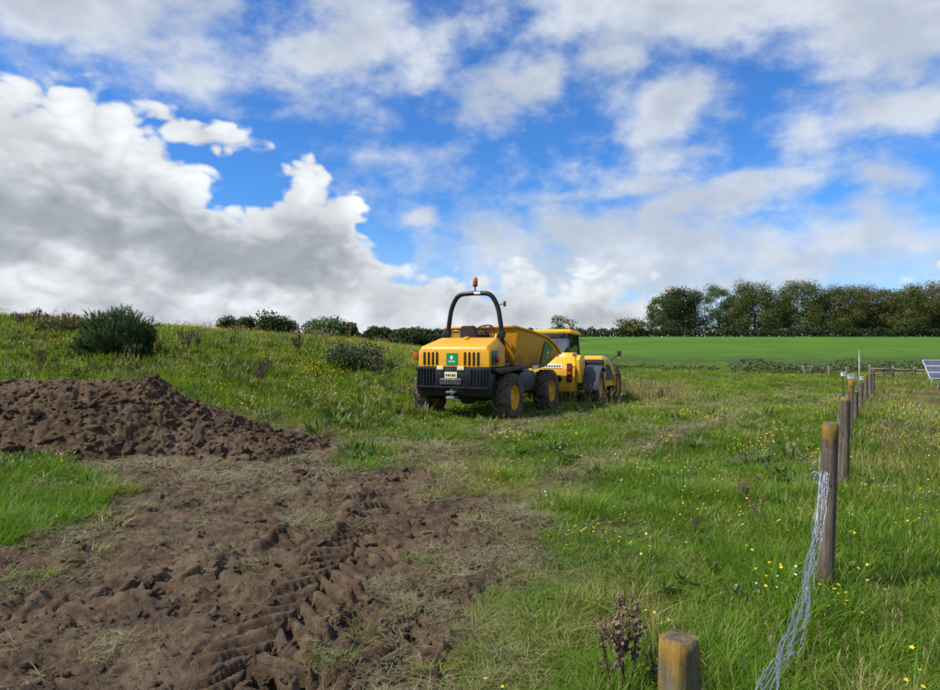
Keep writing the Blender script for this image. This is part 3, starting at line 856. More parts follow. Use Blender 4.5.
    scatter('meadow_flowers', 'small yellow and white meadow flowers in the grass', col, np.stack([x, y, H(x, y)], -1),
            np.stack([rng.normal(0, .1, n), rng.normal(0, .1, n), rng.uniform(0, 6.28, n)], -1), np.stack([s, s, s], -1), idx, rng.uniform(0, 0.3, n))

STONE = plain_mat('pale_stone', (0.23, 0.195, 0.16, 1), 0.85, 0.3, var=0.35, scale=30)
def clod_mesh(seed, sub=2, mat=None):
    bm = bmesh.new(); bmesh.ops.create_icosphere(bm, subdivisions=sub, radius=1.0)
    off = Vector((seed * 3.1, seed * 1.7, seed * 5.3))
    sc = (random.uniform(0.8, 1.3), random.uniform(0.7, 1.0), random.uniform(0.45, 0.75))
    for v in bm.verts:
        n = mnoise.noise(v.co * 1.1 + off) * 0.6 + mnoise.noise(v.co * 2.6 + off) * 0.38 + mnoise.noise(v.co * 6 + off) * 0.2
        v.co = Vector((v.co.x * sc[0], v.co.y * sc[1], v.co.z * sc[2])) * (1 + n)
    me = bpy.data.meshes.new('clod'); bm.to_mesh(me); bm.free()
    me.materials.append(mat or SOIL)
    me.polygons.foreach_set('use_smooth', np.full(len(me.polygons), seed % 2 == 0))
    return me
def build_clods():
    col = proto_collection('clod', [clod_mesh(i, 3 if i < 3 else 2) for i in range(8)] + [clod_mesh(8, 2, STONE), clod_mesh(9, 2, STONE)])
    x, y = polar_points(60000, 1.8, 14, 1.35)
    mud, lawn, straw, path, trk = masks(x, y)
    hh = heap_h(x, y)
    near_rut = np.zeros_like(x)
    for l in (RUT0, RUT1, RUT2):
        lat, _ = line_sd(x, y, l)
        near_rut = np.maximum(near_rut, np.exp(-((np.abs(lat) - 0.36) / 0.16) ** 2))
    pat = ss(-0.05, 0.4, fbm(x, y, 0.6, 3, 301))
    d = mud * (0.06 + 0.32 * pat + 0.28 * near_rut) + 0.9 * (hh > 0) + 0.5 * np.exp(-(hh / 0.05) ** 2) * (hh > -0.02)
    keep = rng.random(len(x)) < d
    x, y, hh = x[keep], y[keep], hh[keep]; n = len(x)
    s = 0.0055 + 0.040 * rng.random(n) ** 4.2 + np.where(hh > 0, 0.028 * rng.random(n) ** 4, 0)
    foot = (hh > -0.02) & (hh < 0.22)
    s = np.where(foot & (rng.random(n) < 0.10), rng.uniform(0.03, 0.085, n), s)
    s *= np.interp(np.hypot(x, y), [2, 12], [0.85, 1.5])
    z = surf(x, y) - 0.15 * s
    scatter('mud_clods', 'brown clods and crumbs of soil lying on the mud', col, np.stack([x, y, z], -1),
            np.stack([rng.normal(0, .4, n), rng.normal(0, .4, n), rng.uniform(0, 6.28, n)], -1), np.stack([s * rng.uniform(.7, 1.4, n), s, s], -1), np.where((rng.random(n) < 0.05) & (hh < 0) & (s < 0.013), rng.integers(8, 10, n), rng.integers(0, 8, n)), np.zeros(n))
build_grass()
build_clods()

# ------------------------------------------------------------------ solid modelling helpers
def bmnew(): return bmesh.new()
def box(bm, c, s, rot=None):
    m = Matrix.Translation(Vector(c))
    if rot: m = m @ (Matrix.Rotation(rot[2], 4, 'Z') @ Matrix.Rotation(rot[1], 4, 'Y') @ Matrix.Rotation(rot[0], 4, 'X'))
    m = m @ Matrix.Diagonal((s[0], s[1], s[2], 1))
    bmesh.ops.create_cube(bm, size=1.0, matrix=m)
    return bm
def hull(bm, rings, cap=True):
    """loft through rings of equal vertex count"""
    rv = [[bm.verts.new(p) for p in r] for r in rings]
    n = len(rv[0])
    for a, b in zip(rv[:-1], rv[1:]):
        for i in range(n):
            bm.faces.new((a[i], a[(i + 1) % n], b[(i + 1) % n], b[i]))
    if cap:
        bm.faces.new(list(reversed(rv[0]))); bm.faces.new(rv[-1])
    bmesh.ops.recalc_face_normals(bm, faces=bm.faces[:])
    return bm
def prism(bm, prof, x0, x1, x0b=None, x1b=None):
    """a (y,z) outline pulled along x"""
    return hull(bm, [[(x0, y, z) for y, z in prof], [(x1, y, z) for y, z in prof]])
def rounded(pts, rad, n=5):
    """round the inner corners of a polyline"""
    out = [Vector(pts[0])]
    for i in range(1, len(pts) - 1):
        a, b, c = Vector(pts[i - 1]), Vector(pts[i]), Vector(pts[i + 1])
        u = (a - b); v = (c - b)
        r = min(rad, u.length * 0.49, v.length * 0.49)
        p, q = b + u.normalized() * r, b + v.normalized() * r
        for k in range(n + 1):
            t = k / n
            out.append(p * (1 - t) ** 2 + b * 2 * t * (1 - t) + q * t * t)
    out.append(Vector(pts[-1]))
    return out
def tube(bm, pts, r, n=10, cap=True, closed=False):
    P = [Vector(p) for p in pts]
    rings = []; up = None
    for i, p in enumerate(P):
        if closed: t = (P[(i + 1) % len(P)] - P[i - 1]).normalized()
        else: t = (P[min(i + 1, len(P) - 1)] - P[max(i - 1, 0)]).normalized()
        if up is None: up = t.orthogonal().normalized()
        up = (up - t * up.dot(t)).normalized()
        w = t.cross(up)
        rr = r[i] if isinstance(r, (list, tuple)) else r
        rings.append([bm.verts.new(p + (up * math.cos(6.28318 * k / n) + w * math.sin(6.28318 * k / n)) * rr) for k in range(n)])
    pairs = list(zip(rings[:-1], rings[1:])) + ([(rings[-1], rings[0])] if closed else [])
    for a, b in pairs:
        for k in range(n):
            bm.faces.new((a[k], a[(k + 1) % n], b[(k + 1) % n], b[k]))
    if cap and not closed:
        bm.faces.new(list(reversed(rings[0]))); bm.faces.new(rings[-1])
    return bm
def lathe(bm, prof, n=32, axis='X', c=(0, 0, 0), close=False):
    """prof: (radius, along-axis) pairs"""
    rings = []
    for k in range(n):
        t = 6.2831853 * k / n
        ring = []
        for r, a in prof:
            if axis == 'X': p = (a, r * math.cos(t), r * math.sin(t))
            elif axis == 'Y': p = (r * math.sin(t), a, r * math.cos(t))
            else: p = (r * math.cos(t), r * math.sin(t), a)
            ring.append(bm.verts.new(Vector(p) + Vector(c)))
        rings.append(ring)
    m = len(prof)
    for k in range(n):
        a, b = rings[k], rings[(k + 1) % n]
        for i in range(m if close else m - 1):
            j = (i + 1) % m
            bm.faces.new((a[i], a[j], b[j], b[i]))
    bmesh.ops.remove_doubles(bm, verts=bm.verts[:], dist=1e-5)
    bmesh.ops.recalc_face_normals(bm, faces=bm.faces[:])
    return bm
def part(name, bm, mat, parent=None, bevel=0.0, smooth=True, seg=2, loc=None):
    if bevel:
        ed = [e for e in bm.edges if len(e.link_faces) == 2 and e.calc_face_angle(0) > 0.5]
        bmesh.ops.bevel(bm, geom=ed, offset=bevel, offset_type='OFFSET', segments=seg, affect='EDGES', profile=0.6, clamp_overlap=True)
    for f in bm.faces: f.smooth = smooth
    for e in bm.edges:
        if len(e.link_faces) == 2 and e.calc_face_angle(0) > 0.6: e.smooth = False
    me = bpy.data.meshes.new(name); bm.to_mesh(me); bm.free()
    me.materials.append(mat)
    o = link(name, me, parent)
    if loc: o.location = loc
    return o
def thing(name, label, cat, loc, rotz=0.0, group=None):
    o = bpy.data.objects.new(name, None); C.objects.link(o)
    o.empty_display_size = 0.3
    o.location = loc; o.rotation_euler = (0, 0, rotz)
    return tag(o, label, cat, group)
def copy_tree(o, parent=None):
    c = o.copy(); C.objects.link(c); c.parent = parent
    for ch in [k for k in o.children]: copy_tree(ch, c)
    return c

# ------------------------------------------------------------------ machine materials
def paint(name, col, rough=0.38, dirt=0.35, low=None, dirtcol=(0.16, 0.105, 0.065, 1), spec=0.45, streak=False):
    m, N = new_mat(name)
    P = N.n('ShaderNodeTexCoord').outputs['Object']
    n1 = N.noise(P, 3.5, 6, 0.65); n2 = N.noise(P, 22, 5, 0.65)
    fade = N.mix(N.sstep(n1, 0.3, 0.7), col, tuple(min(1, v * 1.12 + 0.008) for v in col[:3]) + (1,))
    msk = N.m('MULTIPLY', N.sstep(N.m('ADD', N.m('MULTIPLY', n1, 0.6), N.m('MULTIPLY', n2, 0.4)), 0.47, 0.68), dirt)
    if low:
        sp = N.n('ShaderNodeSeparateXYZ'); N.put(sp.inputs[0], P)
        h = N.sstep(sp.outputs[2], low[0], low[1], 1.0, 0.0)
        st = N.noise(N.v('MULTIPLY', P, (3, 3, 0.5)), 4.0, 6, 0.7)
        msk = N.m('MAXIMUM', msk, N.m('MULTIPLY', h, N.sstep(st, 0.36, 0.58)))
    c = N.mix(msk, fade, dirtcol)
    finish(N, principled(N, c, N.mixf(msk, rough, 0.85), spec, normal=bump(N, n2, 0.05, 0.01)))
    return m
YEL = paint('yellow_paint', (0.78, 0.37, 0.012, 1), 0.42, 0.60)
YEL_SKIP = paint('yellow_skip_paint', (0.74, 0.33, 0.010, 1), 0.42, 0.42, low=(1.15, 1.62))
YEL_RIM = paint('yellow_rim_paint', (0.74, 0.36, 0.014, 1), 0.45, 0.30)
YEL_TELE = paint('pale_yellow_paint', (0.80, 0.43, 0.013, 1), 0.36, 0.35)
BLK = paint('black_paint', (0.007, 0.008, 0.011, 1), 0.36, 0.22, low=(0.35, 0.75), dirtcol=(0.055, 0.042, 0.031, 1), spec=0.35)
BLK_P = paint('black_plastic', (0.016, 0.016, 0.018, 1), 0.55, 0.12)
GREY_P = paint('grey_plastic', (0.045, 0.048, 0.056, 1), 0.40, 0.25, dirtcol=(0.2, 0.17, 0.13, 1))
def rubber():
    m, N = new_mat('muddy_rubber')
    P = N.n('ShaderNodeTexCoord').outputs['Object']
    n1 = N.noise(P, 4.5, 6, 0.7); n2 = N.noise(P, 40, 4, 0.6)
    c = N.mix(N.sstep(n1, 0.34, 0.54), (0.016, 0.016, 0.016, 1), (0.135, 0.095, 0.064, 1))
    finish(N, principled(N, c, 0.88, 0.25, normal=bump(N, n2, 0.4, 0.01)))
    return m
RUB = rubber()
STEEL = plain_mat('worn_steel', (0.30, 0.29, 0.28, 1), 0.5, 0.5, 0.6, 0.4, 14)
GREEN_S = plain_mat('green_sticker', (0.012, 0.235, 0.075, 1), 0.4, 0.4)
WHITE_S = plain_mat('white_sticker', (0.78, 0.79, 0.76, 1), 0.45, 0.4, var=0.1)
CREAM_S = plain_mat('cream_plate', (0.74, 0.64, 0.36, 1), 0.45, 0.4, var=0.12)
INK = plain_mat('dark_ink', (0.02, 0.02, 0.02, 1), 0.6, 0.2)
RED_L = plain_mat('red_lens', (0.45, 0.012, 0.012, 1), 0.2, 0.6)
AMB_L = plain_mat('amber_lens', (0.62, 0.13, 0.015, 1), 0.18, 0.6, var=0.2)
ORANGE_L = plain_mat('orange_red_lens', (0.50, 0.07, 0.012, 1), 0.22, 0.6)
def glass_mat(name, tint, refl=0.5):
    m, N = new_mat(name)
    tr = N.n('ShaderNodeBsdfTransparent'); tr.inputs[0].default_value = tint
    gl = N.n('ShaderNodeBsdfGlossy'); gl.inputs['Roughness'].default_value = 0.03; gl.inputs[0].default_value = (0.9, 0.95, 1, 1)
    fr = N.n('ShaderNodeFresnel'); fr.inputs[0].default_value = 1.5
    mx = N.n('ShaderNodeMixShader')
    N.put(mx.inputs[0], N.m('ADD', N.m('MULTIPLY', fr.outputs[0], 0.9), refl * 0.1, clamp=True))
    N.t.links.new(tr.outputs[0], mx.inputs[1]); N.t.links.new(gl.outputs[0], mx.inputs[2])
    finish(N, mx.outputs[0])
    return m
GLASS_G = glass_mat('green_tinted_glass', (0.55, 0.74, 0.60, 1), 0.4)
GLASS_B = glass_mat('smoked_glass', (0.22, 0.27, 0.30, 1), 1.6)

# ------------------------------------------------------------------ a farm wheel: rim > tyre, hub
def make_wheel(parent, loc, rad, wid, side, rim_r, lug_n=17):
    """side +1: outer face looks along +x"""
    bm = bmnew(); h = wid / 2
    r2 = rim_r
    lathe(bm, [(r2 * 1.03, -h * 0.8), (r2, -h * 0.72), (r2 * 0.93, -h * 0.5), (r2 * 0.93, h * 0.45), (r2 * 1.0, h * 0.70), (r2 * 1.04, h * 0.80), (r2 * 0.99, h * 0.80), (r2 * 0.90, h * 0.52), (r2 * 0.84, h * 0.30), (r2 * 0.50, h * 0.26), (r2 * 0.42, h * 0.34), (r2 * 0.40, h * 0.40), (0.002, h * 0.40)], 36)
    if side < 0: bmesh.ops.scale(bm, vec=(-1, 1, 1), verts=bm.verts[:]); bmesh.ops.reverse_faces(bm, faces=bm.faces[:])
    w = part('wheel', bm, YEL_RIM, parent, loc=loc)
    bm = bmnew()
    R0 = rad - 0.05
    prof = [(r2 * 1.0, -h * 0.80), (r2 * 1.12, -h * 0.94), (R0 * 0.80 + r2 * 0.2, -h * 1.0), (R0 * 0.96, -h * 0.93), (R0, -h * 0.72), (R0 + 0.012, 0), (R0, h * 0.72), (R0 * 0.96, h * 0.93), (R0 * 0.80 + r2 * 0.2, h * 1.0), (r2 * 1.12, h * 0.94), (r2 * 1.0, h * 0.80), (r2 * 0.95, h * 0.55), (r2 * 0.95, -h * 0.55)]
    lathe(bm, prof, 40, close=True)
    for sgn in (-1, 1):
        for k in range(lug_n):
            t0 = 6.28318 * (k + (0.5 if sgn > 0 else 0)) / lug_n
            pr = []
            for u, (xa, da, rr, hw) in enumerate(((0.02, 0.0, R0 + 0.006, 0.023), (0.50, 0.17, R0 + 0.002, 0.024), (0.86, 0.31, R0 * 0.985, 0.027), (1.02, 0.345, R0 * 0.90, 0.024))):
                top = rr + (0.052 if u < 3 else 0.012)
                ring = []
                for rad_, s_ in ((rr - 0.02, -1), (rr - 0.02, 1), (top, 0.75), (top, -0.75)):
                    t = t0 - da * 0.9 + s_ * hw / rad_
                    ring.append((sgn * xa * h, rad_ * math.cos(t), rad_ * math.sin(t)))
                pr.append(ring)
            hull(bm, pr)
    part('tyre', bm, RUB, w)
    bm = bmnew()
    sx = side
    lathe(bm, [(rim_r * 0.30, sx * h * 0.38), (rim_r * 0.30, sx * h * 0.52), (rim_r * 0.24, sx * h * 0.60), (0.002, sx * h * 0.60)], 20)
    for k in range(8):
        t = 6.28318 * k / 8
        box(bm, (sx * h * 0.43, rim_r * 0.36 * math.cos(t), rim_r * 0.36 * math.sin(t)), (h * 0.10, 0.022, 0.022), (t, 0, 0))
    part('hub', bm, YEL_RIM, w)
    return w

# ------------------------------------------------------------------ the site dumper
def build_dumper():
    hd = R(-26.4)
    t = thing('site_dumper', 'muddy yellow site dumper with black roll bar and skip', 'dumper', (-0.045, 14.65, 0.0), hd)
    ax = [(-1, -0.98, 0.0), (1, 0.98, 0.0), (-1, -0.98, 2.45), (1, 0.98, 2.45)]
    for s, x, y in ax:
        make_wheel(t, (x, y, 0.50), 0.53, 0.40, s, 0.27)
    # axles and frame
    for y in (0.0, 2.45):
        bm = bmnew()
        tube(bm, [(-0.95, y, 0.5), (0.95, y, 0.5)], 0.085, 10)
        lathe(bm, [(0.002, -0.16), (0.17, -0.12), (0.19, 0), (0.17, 0.12), (0.002, 0.16)], 14, 'X', (0, y, 0.5))
        part('axle', bm, BLK, t)
    bm = bmnew()
    box(bm, (0, 0.25, 0.78), (1.10, 1.75, 0.46)); box(bm, (0, 2.15, 0.72), (0.85, 1.35, 0.30)); box(bm, (0, 1.2, 0.70), (0.34, 0.5, 0.42))
    box(bm, (0.60, 1.25, 0.92), (0.60, 0.60, 0.10)); box(bm, (-0.60, 1.25, 0.92), (0.60, 0.60, 0.10))
    part('chassis', bm, BLK, t, 0.015)
    # wing plates above the rear wheels
    for s in (-1, 1):
        bm = bmnew()
        prism(bm, [(-0.62, 1.08), (-0.62, 1.16), (1.05, 1.16), (1.05, 1.11), (0.60, 1.085), (-0.50, 1.03)], min(s * 0.52, s * 1.02), max(s * 0.52, s * 1.02))
        part('wing_plate', bm, BLK, t, 0.012)
        bm = bmnew()       # step between the wheels
        prism(bm, [(0.66, 0.55), (0.62, 1.0), (1.05, 1.06), (1.55, 1.04), (1.70, 0.86), (1.60, 0.58)], min(s * 0.62, s * 1.0), max(s * 0.62, s * 1.0))
        st = part('side_step', bm, BLK, t, 0.02)
        bm = bmnew(); box(bm, (s * 0.82, 1.12, 1.072), (0.30, 0.40, 0.02), (0.06, 0, 0)); part('tread_plate', bm, STEEL, st, 0.004)
    # rear bumper: ribbed black casting, tapering below
    bm = bmnew()
    prism(bm, [(-0.55, 1.165), (-0.755, 1.165), (-0.775, 0.74), (-0.70, 0.56), (-0.50, 0.50), (-0.45, 0.9)], -0.90, 0.90)
    bmp = part('bumper', bm, BLK, t, 0.02)
    for x in [(-0.84 + 0.075 * k) for k in range(6)] + [(0.46 + 0.075 * k) for k in range(6)]:
        bm = bmnew(); box(bm, (x, -0.776, 0.965), (0.022, 0.035, 0.36)); part('rib', bm, BLK, bmp, 0.005)
    bm = bmnew(); box(bm, (0, -0.79, 0.735), (1.72, 0.03, 0.035)); part('edge_strip', bm, BLK, bmp, 0.005)
    bm = bmnew(); box(bm, (-0.02, -0.785, 1.00), (0.30, 0.018, 0.135)); pl = part('number_plate', bm, CREAM_S, bmp, 0.004)
    for k, (w, hh) in enumerate(((0.030, 0.05), (0.034, 0.055), (0.024, 0.05), (0.034, 0.055), (0.030, 0.05))):
        bm = bmnew(); box(bm, (-0.125 + 0.05 * k, -0.7955, 1.0), (w, 0.004, hh)); part('plate_mark', bm, INK, pl)
    bm = bmnew(); box(bm, (-0.03, -0.786, 0.865), (0.50, 0.03, 0.12)); gr = part('rear_grille', bm, STEEL, bmp, 0.004)
    for k in range(8):
        bm = bmnew(); box(bm, (-0.245 + 0.062 * k, -0.803, 0.865), (0.040, 0.01, 0.085)); part('grille_slot', bm, INK, gr)
    for x in (-0.29, 0.21):
        bm = bmnew(); box(bm, (x, -0.770, 1.155), (0.16, 0.03, 0.085)); part('reflector', bm, CREAM_S, bmp, 0.006)
    bm = bmnew(); box(bm, (0.02, -0.80, 0.52), (0.20, 0.20, 0.05)); box(bm, (0.02, -0.80, 0.64), (0.20, 0.20, 0.04)); tube(bm, [(0.02, -0.83, 0.47), (0.02, -0.83, 0.70)], 0.022, 8)
    part('tow_hitch', bm, STEEL, t, 0.006)
    # bonnet
    bm = bmnew()
    def ring(y, zb, zs, zt, wb, wt):
        return [(-wb, y, zb), (wb, y, zb), (wb, y, zs), (wt, y, zt), (-wt, y, zt), (-wb, y, zs)]
    hull(bm, [ring(-0.735, 1.175, 1.46, 1.565, 0.865, 0.80), ring(-0.70, 1.175, 1.50, 1.62, 0.875, 0.79), ring(0.02, 1.175, 1.64, 1.815, 0.875, 0.70), ring(0.12, 1.175, 1.60, 1.80, 0.86, 0.69)])
    bon = part('bonnet', bm, YEL, t, 0.022)
    bm = bmnew(); box(bm, (0, -0.738, 1.375), (0.012, 0.012, 0.30)); part('panel_seam', bm, INK, bon, loc=(-0.42, -0.002, 0))
    for x0 in (-0.70, 0.30):
        for k in range(4):
            bm = bmnew(); box(bm, (x0 + 0.105 * k, -0.742, 1.36), (0.040, 0.016, 0.27)); lv = part('louvre_slot', bm, INK, bon, 0.004)
            bm = bmnew(); box(bm, (x0 + 0.105 * k - 0.028, -0.752, 1.36), (0.018, 0.03, 0.28), (0, 0, 0.5)); part('louvre_lip', bm, YEL, lv, 0.003)
    def badge(parent, c, w, h, axis, mat=GREEN_S):
        """green sticker with a white leaf mark over a white line of lettering"""
        bm = bmnew()
        if axis == 'y':
            box(bm, c, (w, 0.008, h)); b = part('green_sticker', bm, mat, parent)
            ux, oo = Vector((1, 0, 0)), Vector((0, -0.0065, 0))
        else:
            s = axis
            box(bm, c, (0.008, w, h)); b = part('green_sticker', bm, mat, parent)
            ux, oo = Vector((0, s, 0)), Vector((0.0065 * s, 0, 0))
        bm = bmnew(); cc = Vector(c) + oo; uz = Vector((0, 0, 1))
        k = min(w, h)
        leaf = [(-0.10, -0.02), (-0.16, 0.10), (-0.10, 0.24), (0.04, 0.30), (0.12, 0.16), (0.10, 0.02), (0.0, -0.06)]
        vs_ = [bm.verts.new(cc + ux * (a * k) + uz * (b_ * k)) for a, b_ in leaf]
        f = bm.faces.new(vs_)
        r = bmesh.ops.extrude_face_region(bm, geom=[f]); bmesh.ops.translate(bm, vec=oo * 0.3, verts=[g for g in r['geom'] if isinstance(g, bmesh.types.BMVert)])
        part('leaf_mark', bm, WHITE_S, b)
        for i, (lx, lw) in enumerate(((-0.24, 0.10), (-0.11, 0.07), (0.0, 0.10), (0.13, 0.08), (0.25, 0.10))):
            bm = bmnew(); q = cc + ux * (lx * k) + uz * (-0.22 * k)
            sz = (lw * k, 0.003, 0.10 * k) if axis == 'y' else (0.003, lw * k, 0.10 * k)
            box(bm, q, sz); part('letter', bm, WHITE_S, b)
    badge(bon, (-0.02, -0.742, 1.35), 0.27, 0.25, 'y')
    bm = bmnew(); box(bm, (0.8775, -0.47, 1.36), (0.008, 0.36, 0.33)); sp = part('green_sticker', bm, GREEN_S, bon)
    bm = bmnew(); box(bm, (0.895, -0.52, 1.34), (0.035, 0.20, 0.20)); lamp = part('lamp_housing', bm, GREY_P, bon, 0.01)
    bm = bmnew(); lathe(bm, [(0.075, 0.90), (0.075, 0.955), (0.055, 0.975), (0.002, 0.98)], 18, 'X', (0, -0.47, 1.35)); part('lens', bm, RED_L, lamp)
    bm = bmnew(); tube(bm, rounded([(-0.84, -0.55, 1.30), (-0.97, -0.58, 1.30), (-0.99, -0.60, 1.40)], 0.05), 0.014, 6); box(bm, (-1.0, -0.60, 1.42), (0.13, 0.05, 0.17)); la = part('lamp_arm', bm, BLK_P, t, 0.004)
    bm = bmnew(); box(bm, (-1.0, -0.635, 1.42), (0.11, 0.03, 0.15)); part('lens', bm, ORANGE_L, la, 0.008)
    bm = bmnew(); box(bm, (0.0, -0.10, 1.80), (0.10, 0.16, 0.05), (0.25, 0, 0)); part('bonnet_catch', bm, YEL, bon, 0.012)
    # operator station
    bm = bmnew(); box(bm, (-0.05, 0.30, 1.62), (0.46, 0.36, 0.14)); sc = part('seat', bm, BLK_P, t, 0.05, seg=3)
    bm = bmnew(); hull(bm, [[(-0.29 + 0.07 * k + 0.0 * a, 0.13 - 0.08 * k, z) for a in (0,)] + [(0.19 - 0.07 * k, 0.13 - 0.08 * k, z), (0.19 - 0.07 * k, 0.25 - 0.08 * k, z), (-0.29 + 0.07 * k, 0.25 - 0.08 * k, z)] for k, z in ((0, 1.66), (0.3, 1.85), (0.7, 2.02), (1.0, 2.09))])
    part('backrest', bm, BLK_P, sc, 0.055, seg=4)
    bm = bmnew(); box(bm, (-0.05, 0.32, 1.40), (0.40, 0.34, 0.30)); part('seat_base', bm, BLK, t, 0.01)
    bm = bmnew(); box(bm, (0, 0.42, 1.18), (1.10, 0.60, 0.04)); part('foot_plate', bm, BLK, t, 0.005)
    bm = bmnew(); hull(bm, [[(-0.32, 0.58, 1.18), (0.52, 0.58, 1.18), (0.52, 0.70, 1.18), (-0.32, 0.70, 1.18)], [(-0.28, 0.56, 1.74), (0.44, 0.56, 1.74), (0.44, 0.63, 1.84), (-0.28, 0.63, 1.84)]]); dash = part('dashboard', bm, YEL, t, 0.02)
    bm = bmnew(); box(bm, (0.10, 0.57, 1.86), (0.34, 0.06, 0.12), (0.5, 0, 0)); part('instrument_panel', bm, BLK_P, dash, 0.01)
    bm = bmnew(); c = Vector((0.20, 0.46, 2.03)); nrm = Vector((0, -0.45, 0.9)).normalized(); ux = Vector((1, 0, 0)); uy = nrm.cross(ux)
    tube(bm, [c + (ux * math.cos(a) + uy * math.sin(a)) * 0.19 for a in [6.28318 * k / 24 for k in range(24)]], 0.016, 8, closed=True)
    for a in (0.5, 2.6, 4.71): tube(bm, [c, c + (ux * math.cos(a) + uy * math.sin(a)) * 0.19], 0.012, 6)
    tube(bm, [c, c - nrm * 0.35 + Vector((-0.03, 0.12, 0))], 0.03, 8)
    part('steering_wheel', bm, BLK_P, t)
    for (x, y, z) in ((0.42, 0.48, 2.02), (-0.20, 0.50, 1.98)):
        bm = bmnew(); tube(bm, [(x, y + 0.1, 1.62), (x, y, z - 0.04)], 0.010, 6); lathe(bm, [(0.002, -0.03), (0.024, -0.015), (0.026, 0.01), (0.002, 0.03)], 10, 'Z', (x, y, z)); part('control_lever', bm, BLK_P, t)
    bm = bmnew(); tube(bm, rounded([(-0.55, 0.30, 1.5), (-0.55, 0.30, 1.98), (-0.36, 0.30, 1.98), (-0.34, 0.30, 1.6)], 0.06), 0.014, 6); part('grab_rail', bm, STEEL, t)
    bm = bmnew(); tube(bm, rounded([(0.52, 0.10, 1.95), (0.60, 0.02, 1.7), (0.64, 0.18, 1.45)], 0.15), 0.020, 7); part('hose', bm, BLK_P, t)
    bm = bmnew(); prism(bm, [(0.13, 1.16), (0.13, 1.62), (0.30, 1.90), (0.60, 1.93), (0.70, 1.16)], 0.545, 0.585); part('side_panel', bm, YEL, t, 0.008)
    # roll bar
    bm = bmnew()
    path = [(-0.72, 0.33, 1.10), (-0.685, 0.33, 2.0), (-0.60, 0.33, 2.52), (-0.42, 0.33, 2.83), (0.0, 0.33, 2.85), (0.42, 0.33, 2.83), (0.60, 0.33, 2.52), (0.685, 0.33, 2.0), (0.72, 0.33, 1.10)]
    pp = rounded(path, 0.16, 4)
    tube(bm, pp, 0.055, 14)
    rb = part('roll_bar', bm, BLK, t)
    for s in (-1, 1):
        bm = bmnew(); box(bm, (s * 0.695, 0.33, 1.90), (0.125, 0.13, 0.15)); tube(bm, [(s * 0.60, 0.33, 1.92), (s * 0.79, 0.33, 1.92)], 0.025, 8); part('hinge_bracket', bm, BLK, rb, 0.012)
        bm = bmnew(); box(bm, (s * 0.72, 0.33, 1.20), (0.20, 0.26, 0.10)); part('mounting_foot', bm, BLK, rb, 0.01)
    bm = bmnew(); box(bm, (0.10, 0.265, 2.85), (0.16, 0.006, 0.055)); part('sticker', bm, WHITE_S, rb)
    bm = bmnew(); tube(bm, [(0.60, 0.33, 2.56), (0.74, 0.33, 2.58)], 0.012, 6); box(bm, (0.76, 0.33, 2.58), (0.05, 0.05, 0.12)); part('lamp_bracket', bm, BLK_P, rb, 0.006)
    bm = bmnew(); tube(bm, [(0.02, 0.33, 2.88), (0.02, 0.33, 3.02)], 0.018, 8); lathe(bm, [(0.002, 3.0), (0.055, 3.0), (0.06, 3.03), (0.05, 3.05), (0.002, 3.05)], 18, 'Z', (0.02, 0.33, 0)); bc = part('beacon', bm, BLK_P, t)
    bm = bmnew(); lathe(bm, [(0.052, 3.05), (0.060, 3.07), (0.060, 3.15), (0.052, 3.19), (0.03, 3.215), (0.002, 3.22)], 18, 'Z', (0.02, 0.33, 0)); part('beacon_lens', bm, AMB_L, bc)
    # skip
    def sect(y0, y1, wt, zt, wb, zb):      # y at top, y at bottom
        return [(-wb, y1, zb), (wb, y1, zb), (wt, y0, zt), (-wt, y0, zt)]
    outer = [sect(0.66, 0.92, 0.95, 2.06, 0.74, 1.17), sect(1.6, 1.6, 0.97, 1.975, 0.78, 1.10), sect(2.55, 2.55, 0.99, 1.85, 0.80, 1.05), sect(3.2, 3.10, 0.99, 1.64, 0.76, 1.10), sect(3.78, 3.58, 0.92, 1.42, 0.64, 1.28)]
    bm = bmnew()
    rv = [[bm.verts.new(p) for p in r] for r in outer]
    iv = []
    for i, r in enumerate(outer):
        yo = 0.035 if i == 0 else (-0.03 if i == len(outer) - 1 else 0)
        iv.append([bm.verts.new((p[0] - math.copysign(0.03, p[0]), p[1] + yo, p[2] + (0.03 if k < 2 else 0.0))) for k, p in enumerate(r)])
    for i in range(len(outer) - 1):
        a, b, c, d = rv[i], rv[i + 1], iv[i], iv[i + 1]
        bm.faces.new((a[0], a[1], b[1], b[0])); bm.faces.new((a[1], a[2], b[2], b[1])); bm.faces.new((a[3], a[0], b[0], b[3]))
        bm.faces.new((c[0], c[1], d[1], d[0])); bm.faces.new((c[1], c[2], d[2], d[1])); bm.faces.new((c[3], c[0], d[0], d[3]))
        bm.faces.new((a[2], b[2], d[2], c[2])); bm.faces.new((a[3], b[3], d[3], c[3]))
    for a, c in ((rv[0], iv[0]), (rv[-1], iv[-1])):
        bm.faces.new(a); bm.faces.new(c); bm.faces.new((a[2], a[3], c[3], c[2]))
    bmesh.ops.recalc_face_normals(bm, faces=bm.faces[:])
    sk = part('skip', bm, YEL_SKIP, t, 0.012)
    for s in (-1, 1):
        bm = bmnew(); tube(bm, [(s * (p[2][0] + 0.012), p[2][1], p[2][2] - 0.01) for p in outer], 0.032, 8); part('rim_tube', bm, YEL_SKIP, sk)
        bm = bmnew()
        q = [(s * 0.995, 2.40, 1.76), (s * 0.975, 3.02, 1.56), (s * 0.842, 2.98, 1.20), (s * 0.855, 2.40, 1.18)]
        o2 = [(a + s * 0.008, b, c) for a, b, c in q]
        hull(bm, [[(a + s * 0.001, b, c) for a, b, c in q], o2]); gp = part('green_panel', bm, GREEN_S, sk)
        bm = bmnew()
